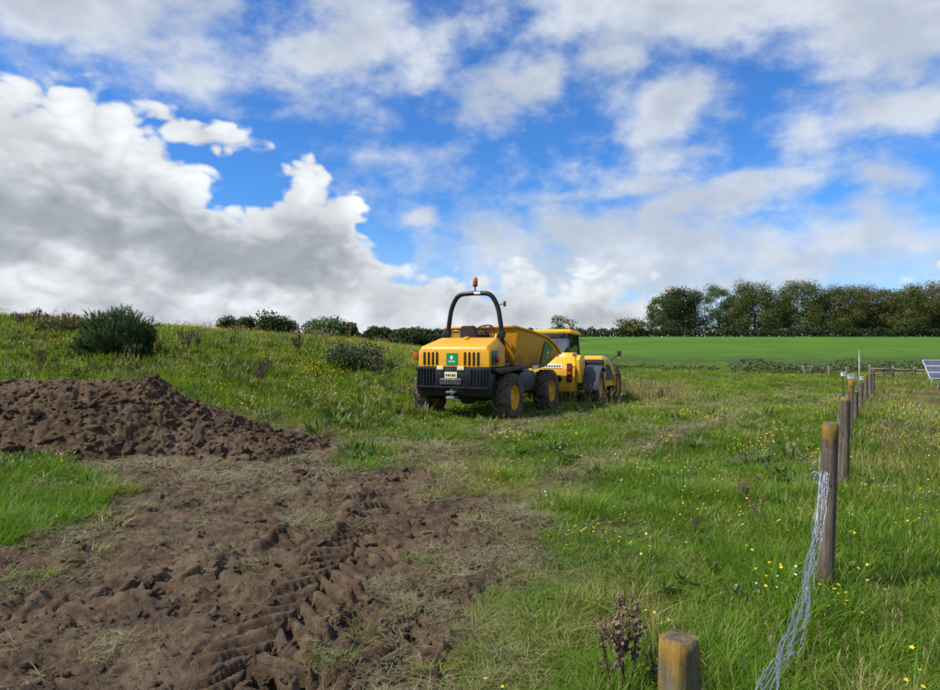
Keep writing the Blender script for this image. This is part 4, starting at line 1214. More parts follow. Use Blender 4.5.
        def on(u, v):
            a = Vector(o2[0]).lerp(Vector(o2[1]), u); b = Vector(o2[3]).lerp(Vector(o2[2]), u)
            return a.lerp(b, v) + Vector((s * 0.003, 0, 0))
        hull(bm, [[on(0.52, 0.30), on(0.66, 0.40), on(0.60, 0.52), on(0.44, 0.50)], [p + Vector((s * 0.003, 0, 0)) for p in (on(0.52, 0.30), on(0.66, 0.40), on(0.60, 0.52), on(0.44, 0.50))]]); part('leaf_mark', bm, WHITE_S, gp)
        bm = bmnew(); hull(bm, [[on(0.40, 0.60), on(0.72, 0.62), on(0.72, 0.68), on(0.40, 0.66)], [p + Vector((s * 0.003, 0, 0)) for p in (on(0.40, 0.60), on(0.72, 0.62), on(0.72, 0.68), on(0.40, 0.66))]]); part('letter', bm, WHITE_S, gp)
    bm = bmnew(); tube(bm, [(-0.95, 0.65, 2.06), (0.95, 0.65, 2.06)], 0.032, 8); part('rim_tube', bm, YEL_SKIP, sk)
    bm = bmnew(); box(bm, (0, 2.1, 0.98), (0.7, 1.6, 0.14)); tube(bm, [(0, 1.3, 0.72), (0, 2.6, 1.02)], 0.05, 8); part('tip_frame', bm, BLK, t, 0.01)
    bm = bmnew(); box(bm, (0.93, 1.82, 1.10), (0.05, 0.34, 0.09)); part('sticker', bm, WHITE_S, t, 0.004)
    return t

# ------------------------------------------------------------------ the telehandler ahead of it
def build_telehandler():
    hd = R(-22.7)
    x0, y0 = 2.72, 19.02
    t = thing('telehandler', 'yellow telescopic handler with glazed cab parked ahead of the dumper', 'telehandler', (x0, y0, -0.10), hd)
    t.rotation_euler.x = R(-2.2)
    for s, x, y in ((-1, -0.95, 0), (1, 0.95, 0), (-1, -0.95, 2.85), (1, 0.95, 2.85)):
        make_wheel(t, (x, y, 0.53), 0.55, 0.40, s, 0.295, 18)
    for y in (0, 2.85):
        bm = bmnew(); tube(bm, [(-0.9, y, 0.53), (0.9, y, 0.53)], 0.09, 10); part('axle', bm, BLK, t)
    bm = bmnew(); box(bm, (0, 1.4, 0.78), (0.95, 4.1, 0.36)); box(bm, (0.62, 1.45, 0.72), (0.55, 1.5, 0.42)); part('chassis', bm, BLK, t, 0.02)
    # rear casting: tall yellow box stepping in towards the bottom
    bm = bmnew()
    hull(bm, [[(-0.80, -0.98, 0.42), (0.52, -0.98, 0.42), (0.52, -0.2, 0.42), (-0.80, -0.2, 0.42)], [(-0.86, -1.02, 0.60), (0.58, -1.02, 0.60), (0.58, -0.2, 0.60), (-0.86, -0.2, 0.60)],
              [(-0.90, -1.02, 1.06), (0.60, -1.02, 1.06), (0.60, -0.2, 1.06), (-0.90, -0.2, 1.06)], [(-0.72, -0.93, 1.20), (0.60, -0.93, 1.20), (0.60, -0.2, 1.20), (-0.72, -0.2, 1.20)], [(-0.30, -0.88, 1.38), (0.56, -0.88, 1.40), (0.56, -0.2, 1.40), (-0.30, -0.2, 1.38)]])
    rb = part('rear_body', bm, YEL_TELE, t, 0.03)
    bm = bmnew(); box(bm, (-0.06, -0.996, 1.118), (0.58, 0.010, 0.115), (-0.55, 0, 0)); pl = part('name_plate', bm, WHITE_S, rb)
    for k in range(7):
        bm = bmnew(); box(bm, (-0.28 + 0.075 * k, -1.004, 1.118), (0.050, 0.008, 0.075), (-0.55, 0, 0)); part('letter', bm, INK, pl)
    bm = bmnew(); lathe(bm, [(0.002, 0.0), (0.075, 0.0), (0.085, -0.03), (0.065, -0.035), (0.060, -0.012), (0.002, -0.012)], 18, 'Y', (0.16, -1.02, 0.76)); part('exhaust_port', bm, INK, rb)
    bm = bmnew(); box(bm, (0.45, -1.028, 0.94), (0.15, 0.03, 0.52)); lc = part('light_cluster', bm, BLK_P, rb, 0.01)
    for k, m_ in enumerate((RED_L, AMB_L, RED_L)):
        bm = bmnew(); lathe(bm, [(0.002, -0.02), (0.05, -0.015), (0.055, 0.0)], 16, 'Y', (0.45, -1.044, 0.78 + 0.14 * k)); part('lens', bm, RED_L if k != 1 else ORANGE_L, lc)
    bm = bmnew(); prism(bm, [(-0.90, 0.66), (-0.94, 1.30), (-0.80, 1.44), (-0.35, 1.44), (-0.25, 1.2), (-0.25, 0.66)], 0.61, 0.72); part('corner_panel', bm, YEL_TELE, rb, 0.025)
    # boom and its pivot towers
    bm = bmnew(); prism(bm, [(-0.85, 1.30), (-0.75, 1.50), (-0.35, 1.52), (2.7, 1.12), (2.7, 0.84), (-0.5, 1.18)], 0.10, 0.48); bo = part('boom', bm, YEL_TELE, t, 0.025)
    bm = bmnew(); prism(bm, [(2.6, 1.06), (2.6, 0.88), (3.7, 0.66), (4.05, 0.40), (4.22, 0.44), (4.05, 0.82), (3.75, 0.94)], 0.15, 0.43); part('inner_boom', bm, BLK, bo, 0.02)
    bm = bmnew(); tube(bm, [(0.04, -0.62, 1.40), (0.54, -0.62, 1.40)], 0.08, 14); part('pivot_pin', bm, STEEL, bo)
    # engine bonnet on the right: rounded back, falling towards the front; black grille at its rear
    bm = bmnew()
    top = [(0.55, 1.40), (0.80, 1.46), (1.15, 1.46), (1.5, 1.41), (1.85, 1.30), (2.15, 1.14), (2.36, 0.92), (2.38, 0.56)]
    hull(bm, [[(0.44, y, 0.55), (1.12, y, 0.55), (1.12, y, z - 0.12), (1.02, y, z), (0.48, y, z)] for y, z in top])
    bn_ = part('engine_bonnet', bm, YEL_TELE, t, 0.012)
    bm = bmnew(); box(bm, (0.78, 0.53, 0.96), (0.64, 0.035, 0.76)); gr = part('engine_grille', bm, BLK_P, bn_, 0.006)
    for k in range(7):
        bm = bmnew(); box(bm, (0.78, 0.505, 0.66 + 0.095 * k), (0.60, 0.016, 0.035), (0.4, 0, 0)); part('grille_slat', bm, BLK_P, gr)
    bm = bmnew(); prism(bm, [(0.72, 0.72), (0.72, 1.22), (1.35, 1.18), (1.75, 0.98), (1.80, 0.72)], 1.115, 1.128); part('side_grille', bm, BLK_P, bn_)
    for k in range(2):
        bm = bmnew(); box(bm, (1.126, 1.95 + 0.13 * k, 0.80 - 0.06 * k), (0.012, 0.05, 0.24)); part('vent_slot', bm, INK, bn_)
    # mudguards
    for s, y in ((1, 0.0), (-1, 0.0)):
        bm = bmnew(); arc = []
        rng_ = [R(a) for a in range(52, 186, 12)]
        ra, rb_ = 0.60, 0.63
        xs0, xs1 = (0.72, 1.19) if s > 0 else (-1.19, -0.72)
        hull(bm, [[(xs0, y + ra * math.cos(a), 0.53 + ra * math.sin(a)), (xs1, y + ra * math.cos(a), 0.51 + ra * math.sin(a)), (xs1, y + rb_ * math.cos(a), 0.51 + rb_ * math.sin(a)), (xs0, y + rb_ * math.cos(a), 0.53 + rb_ * math.sin(a))] for a in rng_])
        part('mudguard', bm, GREY_P, t, 0.008)
    # cab on the left
    X0, X1, Y0, Y1, ZB, ZT = -1.14, 0.10, 0.45, 1.95, 0.95, 2.14
    bm = bmnew()
    hull(bm, [[(X0, Y0, 0.60), (X1, Y0, 0.60), (X1, Y1, 0.60), (X0, Y1, 0.60)], [(X0, Y0, 1.28), (X1, Y0, 1.28), (X1, Y1 - 0.05, 1.05), (X0, Y1 - 0.05, 1.05)]])
    cb = part('cab_tub', bm, YEL_TELE, t, 0.02)
    posts = {'rl': ((X0 + .04, Y0 + .04, 1.28), (X0 + .07, Y0 + .10, ZT)), 'rr': ((X1 - .04, Y0 + .04, 1.28), (X1 - .07, Y0 + .10, ZT)), 'fl': ((X0 + .04, Y1 - .06, 1.05), (X0 + .07, Y1 - .28, ZT)), 'fr': ((X1 - .04, Y1 - .06, 1.05), (X1 - .07, Y1 - .28, ZT))}
    for a, b in posts.values():
        bm = bmnew(); tube(bm, [a, b], 0.042, 8); part('cab_pillar', bm, BLK_P, cb)
    def pane(name, ids, mat, off):
        a, b = posts[ids[0]]; c, d = posts[ids[1]]
        bm = bmnew(); o_ = Vector(off) * 0.012
        q = [Vector(a), Vector(c), Vector(d), Vector(b)]
        hull(bm, [[p - o_ * 0.5 for p in q], [p + o_ * 0.5 for p in q]]); part(name, bm, mat, cb)
    pane('rear_window', ('rl', 'rr'), GLASS_B, (0, 1, 0)); pane('side_window', ('rr', 'fr'), GLASS_G, (1, 0, 0)); pane('side_window', ('rl', 'fl'), GLASS_G, (1, 0, 0)); pane('windscreen', ('fl', 'fr'), GLASS_G, (0, 1, 0))
    bm = bmnew(); hull(bm, [[(X0 + .02, Y0 + .02, ZT - .02), (X1 + .02, Y0 + .02, ZT - .02), (X1 + .02, Y1 - .22, ZT - .02), (X0 + .02, Y1 - .22, ZT - .02)], [(X0 + .01, Y0, ZT + .06), (X1 + .03, Y0, ZT + .06), (X1 + .03, Y1 - .18, ZT + .05), (X0 + .01, Y1 - .18, ZT + .05)], [(X0 + .10, Y0 + .09, ZT + .115), (X1 - .06, Y0 + .09, ZT + .115), (X1 - .06, Y1 - .28, ZT + .105), (X0 + .10, Y1 - .28, ZT + .105)]])
    rf = part('cab_roof', bm, YEL_TELE, cb, 0.02)
    bm = bmnew(); box(bm, ((X0 + X1) / 2, Y0 + 0.04, ZT - 0.09), (X1 - X0 - 0.16, 0.05, 0.14)); part('roof_visor', bm, BLK_P, rf, 0.01)
    for x in (-0.86, -0.16):
        bm = bmnew(); box(bm, (x, Y0 - 0.015, ZT - 0.055), (0.16, 0.06, 0.08)); part('work_lamp', bm, BLK_P, rf, 0.01)
    bm = bmnew(); lathe(bm, [(0.05, 2.25), (0.05, 2.32), (0.03, 2.36), (0.002, 2.365)], 12, 'Z', (-0.02, 0.8, 0)); part('beacon_lens', bm, AMB_L, rf)
    bm = bmnew(); box(bm, (-0.52, 0.95, 1.32), (0.5, 0.5, 0.14)); box(bm, (-0.52, 0.72, 1.62), (0.48, 0.12, 0.60), (0.1, 0, 0)); part('cab_seat', bm, BLK_P, cb, 0.03)
    bm = bmnew(); c = Vector((-0.52, 1.5, 1.55)); tube(bm, [c + Vector((0.18 * math.cos(a), 0.12 * math.sin(a), 0.13 * math.sin(a))) for a in [6.28318 * k / 20 for k in range(20)]], 0.016, 6, closed=True); tube(bm, [c, (-0.52, 1.62, 1.0)], 0.03, 6); part('steering_wheel', bm, BLK_P, cb)
    # mirrors and front carriage
    bm = bmnew(); tube(bm, rounded([(0.70, 2.30, 0.95), (0.92, 2.48, 1.35), (1.14, 2.60, 1.50)], 0.1), 0.018, 6); mi = part('mirror_arm', bm, BLK_P, t)
    bm = bmnew(); box(bm, (1.19, 2.60, 1.55), (0.13, 0.05, 0.22), (0, 0, 0.2)); part('mirror', bm, BLK_P, mi, 0.025)
    bm = bmnew(); box(bm, (1.19, 2.56, 1.45), (0.11, 0.02, 0.05), (0, 0, 0.2)); part('reflector', bm, AMB_L, mi)
    bm = bmnew(); box(bm, (0.30, 4.25, 0.75), (1.25, 0.09, 0.10)); box(bm, (0.30, 4.25, 0.32), (1.25, 0.09, 0.10)); box(bm, (-0.25, 4.25, 0.55), (0.09, 0.08, 0.6)); box(bm, (0.85, 4.25, 0.72), (0.09, 0.08, 0.95)); box(bm, (0.30, 4.22, 0.55), (0.34, 0.14, 0.5)); ca = part('fork_carriage', bm, BLK, t, 0.012)
    for x in (0.0, 0.6):
        bm = bmnew(); prism(bm, [(4.30, 0.20), (4.30, 0.85), (4.36, 0.85), (4.37, 0.26), (5.35, 0.22), (5.36, 0.20)], x - 0.05, x + 0.05); part('fork', bm, STEEL, ca, 0.006)
    bm = bmnew()
    for dx in (0.0, 0.05, 0.10): tube(bm, rounded([(0.55 + dx, 2.6, 1.02), (0.62 + dx, 3.2, 1.20), (0.55 + dx, 3.9, 0.95), (0.45 + dx, 4.15, 0.7)], 0.3), 0.018, 6)
    part('hydraulic_hose', bm, BLK_P, t)
    bm = bmnew(); tube(bm, [(0.60, 2.45, 0.95), (0.60, 2.75, 1.30)], 0.03, 8); box(bm, (0.62, 2.72, 1.33), (0.20, 0.12, 0.14)); part('head_lamp', bm, GREY_P, t, 0.02)
    return t
dumper = build_dumper()
telehandler = build_telehandler()

# ------------------------------------------------------------------ woody plants
def leaf_mat(name, c0, c1, c2, trans=0.22):
    m, N = new_mat(name)
    b = N.attr('blade'); P = pos_node(N)
    n = N.noise(P, 0.6, 3, 0.6)
    c = N.mix(b, c0, c1)
    c = N.mix(N.m('MULTIPLY', N.sstep(n, 0.45, 0.7), 0.7), c, c2)
    p = principled(N, c, 0.75, 0.08)
    tr = N.n('ShaderNodeBsdfTranslucent'); N.put(tr.inputs[0], c)
    mx = N.n('ShaderNodeMixShader'); mx.inputs[0].default_value = trans
    N.t.links.new(p, mx.inputs[1]); N.t.links.new(tr.outputs[0], mx.inputs[2])
    finish(N, mx.outputs[0])
    return m
LEAF_DARK = leaf_mat('dark_leaf', (0.030, 0.050, 0.018, 1), (0.066, 0.094, 0.032, 1), (0.075, 0.078, 0.034, 1))
LEAF_OLIVE = leaf_mat('olive_leaf', (0.060, 0.082, 0.020, 1), (0.128, 0.150, 0.040, 1), (0.150, 0.128, 0.044, 1))
LEAF_ASH = leaf_mat('ash_leaf', (0.080, 0.130, 0.045, 1), (0.155, 0.215, 0.085, 1), (0.115, 0.160, 0.058, 1))
LEAF_RUST = leaf_mat('rusty_leaf', (0.075, 0.082, 0.024, 1), (0.150, 0.136, 0.044, 1), (0.165, 0.112, 0.045, 1))
LEAF_GORSE = leaf_mat('gorse_spine', (0.035, 0.068, 0.022, 1), (0.085, 0.135, 0.045, 1), (0.055, 0.098, 0.030, 1), 0.15)
LEAF_BRAM = leaf_mat('bramble_leaf', (0.065, 0.098, 0.034, 1), (0.140, 0.170, 0.070, 1), (0.150, 0.140, 0.070, 1))
BARK = plain_mat('bark', (0.105, 0.085, 0.062, 1), 0.9, 0.15, var=0.45, scale=4)

def leaf_cloud(pts, size, nrm=None, up=0.35):
    n = len(pts)
    a = rng.normal(size=(n, 3)); a[:, 2] += up
    if nrm is not None: a = a * 0.42 + nrm * 1.0
    a /= np.linalg.norm(a, axis=1)[:, None]
    b = rng.normal(size=(n, 3)); u = np.cross(a, b); u /= np.linalg.norm(u, axis=1)[:, None]
    v = np.cross(a, u)
    s = (size * rng.uniform(0.55, 1.3, n))[:, None]
    p = np.asarray(pts)
    V = np.stack([p - u * s * 0.5, p + v * s * 0.33, p + u * s * 0.5, p - v * s * 0.33], 1).reshape(-1, 3)
    F = np.arange(4 * n).reshape(n, 4)
    return V, F
def leaf_part(name, pts, size, mat, parent, nrm=None, up=0.35):
    V, F = leaf_cloud(pts, size, nrm, up)
    me = mesh_np(name, V, F, mat, smooth=False)
    fattr(me, 'blade', rng.random(len(F)).astype(np.float32), 'FACE')
    return link(name, me, parent)
def limb(bm, a, b, r0, r1, n=6, wob=0.1):
    a, b = Vector(a), Vector(b); L = (b - a).length
    pts = []; rr = []
    for i in range(5):
        t = i / 4
        p = a.lerp(b, t) + Vector((random.uniform(-1, 1), random.uniform(-1, 1), 0)) * wob * L * math.sin(math.pi * t) * 0.5
        pts.append(p); rr.append(r0 + (r1 - r0) * t)
    tube(bm, pts, rr, n)
def ellip_points(c, rad, n, shell=0.45):
    d = rng.normal(size=(n, 3)); d /= np.linalg.norm(d, axis=1)[:, None]
    r = rng.random(n) ** shell
    return np.asarray(c) + d * r[:, None] * np.asarray(rad), d
def make_tree(name, label, loc, height, halfw, mat, n=5200, leaf=0.42, trunk=0.18, group=None, gaps=0.25, lobes=16, base=0.12, cat='tree', flat=1.0):
    t = thing(name, label, cat, loc, random.uniform(0, 6.28), group)
    bm = bmnew()
    ht = height * 0.42
    limb(bm, (0, 0, -0.3), (0.1 * halfw * random.uniform(-1, 1), 0, ht), trunk * 1.15, trunk * 0.7, 8, 0.06)
    L = []
    for k in range(lobes):
        f = (k + 0.5) / lobes
        a = k * 2.399 + random.uniform(-.4, .4)
        zf = base + (0.90 - base) * f * random.uniform(0.94, 1.04)
        z = height * zf
        env = math.sqrt(max(0.12, 1 - ((zf - 0.40) / 0.62) ** 2))
        r = halfw * env * random.uniform(0.30, 0.74)
        c = (r * math.cos(a), r * math.sin(a), min(z, height * 0.90))
        s = halfw * random.uniform(0.30, 0.46)
        L.append((c, (s, s, s * random.uniform(0.6, 0.85) * flat)))
        limb(bm, (0, 0, ht * random.uniform(0.45, 0.98)), c, trunk * 0.38, trunk * 0.08, 5, 0.12)
    part('trunk', bm, BARK, t)
    P = []; Nn = []
    for c, rad in L:
        p, d = ellip_points(c, rad, n // lobes, 0.5)
        P.append(p); Nn.append(d)
    P = np.concatenate(P); Nn = np.concatenate(Nn)
    # ragged edge and see-through gaps
    g = np.array([mnoise.noise(Vector(p) * (1.1 / max(0.5, leaf * 2.2))) for p in P])
    keep = (g > -gaps - 0.1) & (P[:, 2] > 0.15)
    P = P[keep] + rng.normal(0, 0.05 * halfw, (keep.sum(), 3)) * 0.6; Nn = Nn[keep]
    leaf_part('crown', P, leaf, mat, t, Nn)
    return t

def at(px, Y, z=None):
    x = (px - 470) / FPX * Y
    return (x, Y, H1(x, Y) if z is None else z)
def ztop(py, Y): return CAM_Z + (345 - py) / FPX * Y

def build_trees():
    TL = 'trees standing behind the far field hedge'
    rows = [(681, 31, 287, LEAF_DARK, 'dark dense tree at the left end of the far tree row', 152, 0.55, 20, 8000),
            (719, 20, 280, LEAF_ASH, 'pale green open ash tree beside the dark tree, sky showing through', 156, 0.05, 15, 3600),
            (754, 30, 280, LEAF_OLIVE, 'tall olive green tree, third from the left in the far row', 152, 0.2, 18, 6800),
            (799, 31, 279, LEAF_OLIVE, 'broad round olive tree with the highest top, middle of the far row', 154, 0.25, 20, 7200),
            (840, 27, 283, LEAF_OLIVE, 'olive tree right of the broadest one in the far row', 151, 0.2, 17, 6200),
            (872, 27, 284, LEAF_RUST, 'rusty green tree above the fence posts in the far row', 155, 0.2, 17, 6000),
            (906, 28, 283, LEAF_OLIVE, 'olive tree above the solar panel in the far row', 150, 0.25, 18, 6200),
            (940, 29, 282, LEAF_RUST, 'rusty green tree cut by the right edge of the picture', 154, 0.25, 18, 6000),
            (980, 28, 288, LEAF_OLIVE, 'last olive tree of the far row, beyond the right edge', 152, 0.25, 16, 4500)]
    for px, hw, ty, mat, lab, Y, gap, lobes, n in rows:
        loc = at(px, Y)
        h = ztop(ty, Y) - loc[2]
        make_tree('field_tree', lab, loc, h, hw / FPX * Y, mat, int(n * 3.6), 0.31, 0.22, TL, gap, lobes + 8, 0.14)
    for k, (px, ty) in enumerate(((664, 298), (735, 300), (776, 302), (822, 303), (858, 306), (889, 304), (922, 302), (955, 300))):   # fillers at the back of the row
        Y = 162; loc = at(px, Y); h = ztop(ty - 6, Y) - loc[2]
        make_tree('field_tree', ['low dark tree behind the left end of the far row', 'dark tree filling in behind the pale ash', 'dark tree behind the third and fourth trees of the far row', 'dark tree behind the broad round olive tree', 'dark tree behind the rusty tree, seen low between crowns', 'dark tree behind the row, between rusty and olive trees', 'dark tree filling in behind the row above the solar panel', 'dark tree behind the right end of the far row'][k], loc, h, 22 / FPX * Y, LEAF_OLIVE, 4800, 0.50, 0.22, TL, 0.4, 20, 0.10)
    Y = 148; loc = at(631, Y); make_tree('field_tree', 'low rusty brown round tree left of the far tree row', loc, ztop(319, Y) - loc[2], 21 / FPX * Y, LEAF_RUST, 3000, 0.42, 0.2, None, 0.3, 14, 0.0)
    Y = 112; loc = at(562, Y); make_tree('field_tree', 'open round tree standing behind the telehandler cab', loc, ztop(315, Y) - loc[2], 18 / FPX * Y, LEAF_ASH, 1500, 0.36, 0.12, None, 0.05, 13, 0.2)
    far_l = [(238, 22, 318, LEAF_DARK, 'dark low tree on the left skyline'), (276, 27, 317, LEAF_DARK, 'broad dark tree on the left skyline beside a lower one'), (325, 28, 321, LEAF_ASH, 'green rounded tree on the skyline left of the dumper'),
             (347, 13, 323, LEAF_OLIVE, 'small olive tree on the skyline touching the rounded green one'), (378, 15, 328, LEAF_DARK, 'small dark tree on the skyline near the dumper'), (408, 20, 331, LEAF_DARK, 'low dark bush on the skyline just left of the dumper')]
    for px, hw, ty, mat, lab in far_l:
        Y = 88; loc = at(px, Y); loc = (loc[0], loc[1], loc[2] - 0.2)
        make_tree('skyline_tree', lab, loc, ztop(ty, Y) - loc[2], hw / FPX * Y * 1.1, mat, 6500, 0.36, 0.14, 'trees on the left skyline', 0.6, 18, 0.25)

def hedge(name, label, x0, x1, Yf, h, wid, mat, n, leaf, cat='hedge', lump=0.25):
    t = thing(name, label, cat, ((x0 + x1) / 2, Yf((x0 + x1) / 2), H1((x0 + x1) / 2, Yf((x0 + x1) / 2))))
    ox, oy, oz = t.location
    x = rng.uniform(x0, x1, n); v = rng.uniform(-1, 1, n); yy = np.array([Yf(a) for a in x])
    hh = h * (1 + lump * perlin(x / 2.3, x * 0, 5) + lump * perlin(x / 0.7, x * 0, 6) + 0.5 * lump * perlin(x / 9.0, x * 0, 7))
    zz = -0.15 + rng.random(n) ** 0.85 * (hh + 0.15) * np.sqrt(np.clip(1 - 0.55 * v * v, 0, 1))
    y = yy + v * wid
    P = np.stack([x - ox, y - oy, base_h(x, y) + zz - oz], -1)
    leaf_part('foliage', P, leaf, mat, t)
    bm = bmnew()
    k = int(abs(x1 - x0) / max(1.2, abs(x1 - x0) / 40))
    for i in range(k):
        a = x0 + (i + random.random()) * (x1 - x0) / k; b = Yf(a)
        limb(bm, (a - ox, b - oy, float(base_h(a, b)) - oz - 0.1), (a - ox + random.uniform(-.3, .3), b - oy, float(base_h(a, b)) - oz + h * 0.6), 0.03, 0.012, 5)
    part('stem', bm, BARK, t)
    return t

def build_gorse():
    Y = 19.5; loc = at(118, Y)
    t = thing('gorse_bush', 'dark green spiky gorse bush on top of the bank', 'bush', (loc[0], loc[1], loc[2] - 0.06))
    bm = bmnew()
    tips = []
    V = []; F = []; BL = []
    nsh = 1500
    for i in range(nsh):
        d = Vector((random.gauss(0, 1), random.gauss(0, 1), abs(random.gauss(0, 0.8)) + 0.05)).normalized()
        lob = 1.0 + 0.16 * mnoise.noise(d * 2.4 + Vector((3, 1, 7))) * 1.6 + 0.10 * mnoise.noise(d * 5.5)
        r = (0.55 + 0.45 * random.random() ** 0.5) * lob
        tip = Vector((d.x * 1.16 * r, d.y * 1.05 * r, 0.12 + d.z * 1.42 * r))
        if i < 70: limb(bm, (random.uniform(-.1, .1), random.uniform(-.1, .1), 0), tip * 0.85, 0.022, 0.006, 5)
        L = random.uniform(0.16, 0.34)
        dirn = (d + Vector((random.gauss(0, .35), random.gauss(0, .35), 0.55 + random.gauss(0, .3)))).normalized()
        base = tip - dirn * L * 0.8
        sh = random.random()
        ux = dirn.orthogonal().normalized(); uy = dirn.cross(ux)
        for k in range(16):       # spines all round the shoot, shorter at the tip
            tt = (k + 0.5) / 16; a = k * 2.4 + random.uniform(-.3, .3)
            out = (ux * math.cos(a) + uy * math.sin(a))
            p0 = base + dirn * L * tt
            ln = 0.075 * (1.1 - 0.75 * tt); w = dirn.cross(out) * 0.011
            q = p0 + out * ln + dirn * ln * 1.0
            b0 = len(V); V += [p0 - w, p0 + w, q + w * 0.3, q - w * 0.3]; F.append((b0, b0 + 1, b0 + 2, b0 + 3)); BL.append(min(1, max(0, sh + random.uniform(-.25, .25))))
    part('stem', bm, BARK, t)
    me = mesh_np('foliage', np.array([tuple(v) for v in V]), np.array(F), LEAF_GORSE, False)
    fattr(me, 'blade', np.array(BL, np.float32), 'FACE')
    link('foliage', me, t)

def make_bush(name, label, px, Y, halfw, h, mat, n, leaf, cat='bush', group=None, flat=0.8, sink=0.1):
    loc = at(px, Y)
    t = thing(name, label, cat, (loc[0], loc[1], loc[2] - sink), random.uniform(0, 6.28), group)
    bm = bmnew(); P = []; Nn = []
    lob = 14
    for k in range(lob):
        a = k * 2.4; r = halfw * math.sqrt((k + 0.3) / lob) * 0.72
        c = Vector((r * math.cos(a), r * math.sin(a) * flat, h * random.uniform(0.25, 0.72) * (1 - 0.35 * r / halfw)))
        p, d = ellip_points(c, (halfw * 0.34, halfw * 0.32, h * 0.32), n // lob, 0.42)
        P.append(p); Nn.append(d)
        limb(bm, (c.x * 0.2, c.y * 0.2, 0), c, 0.018, 0.006, 5)
        for q in range(3):
            e = Vector(p[random.randrange(len(p))]); limb(bm, c, e + Vector((0, 0, 0.12)), 0.006, 0.002, 4)
    part('stem', bm, BARK, t)
    P = np.concatenate(P); Nn = np.concatenate(Nn); k = P[:, 2] > 0.0
    leaf_part('foliage', P[k], leaf, mat, t, Nn[k])
    return t

def dock_mesh(h, stems, seed):
    """dead dock or thistle: branching brown stems set with clusters of dry seed"""
    random.seed(seed)
    bm = bmnew(); V = []; F = []
    for s in range(stems):
        a = random.uniform(0, 6.28); ln = random.uniform(0.05, 0.30)
        hh = h * random.uniform(0.65, 1.0)
        top = Vector((math.cos(a) * hh * math.sin(ln), math.sin(a) * hh * math.sin(ln), hh * math.cos(ln)))
        b0 = Vector((random.uniform(-.04, .04), random.uniform(-.04, .04), 0))
        limb(bm, b0, b0 + top, 0.0055 * h / 0.6, 0.002, 5, 0.05)
        arms = [(b0.lerp(b0 + top, 0.45), b0 + top)]
        for k in range(5):
            t = random.uniform(0.4, 0.9); p = b0.lerp(b0 + top, t); az = random.uniform(0, 6.28); L = h * random.uniform(0.10, 0.26)
            q = p + Vector((math.cos(az) * 0.6, math.sin(az) * 0.6, 0.8)) * L
            limb(bm, p, q, 0.0028, 0.0015, 4, 0.05); arms.append((p, q))
        for p, q in arms:
            m = int(26 * (q - p).length / 0.2)
            for k in range(min(m, 60)):
                c = p.lerp(q, random.uniform(0.25, 1.0)) + Vector((random.gauss(0, .011), random.gauss(0, .011), random.gauss(0, .008)))
                u = Vector((random.gauss(0, 1), random.gauss(0, 1), random.gauss(0, 1))).normalized() * random.uniform(0.005, 0.012) * (h / 0.6)
                w = u.orthogonal() * 0.8
                i0 = len(V); V += [c - u, c + w, c + u, c - w]; F.append((i0, i0 + 1, i0 + 2, i0 + 3))
    me = bpy.data.meshes.new('stem'); bm.to_mesh(me); bm.free(); me.materials.append(BROWN)
    ms = mesh_np('seed_heads', np.array([tuple(v) for v in V]), np.array(F), SEEDBROWN, False)
    return me, ms
SEEDBROWN = plain_mat('dry_seed', (0.165, 0.110, 0.075, 1), 0.85, 0.15, var=0.5, scale=12)
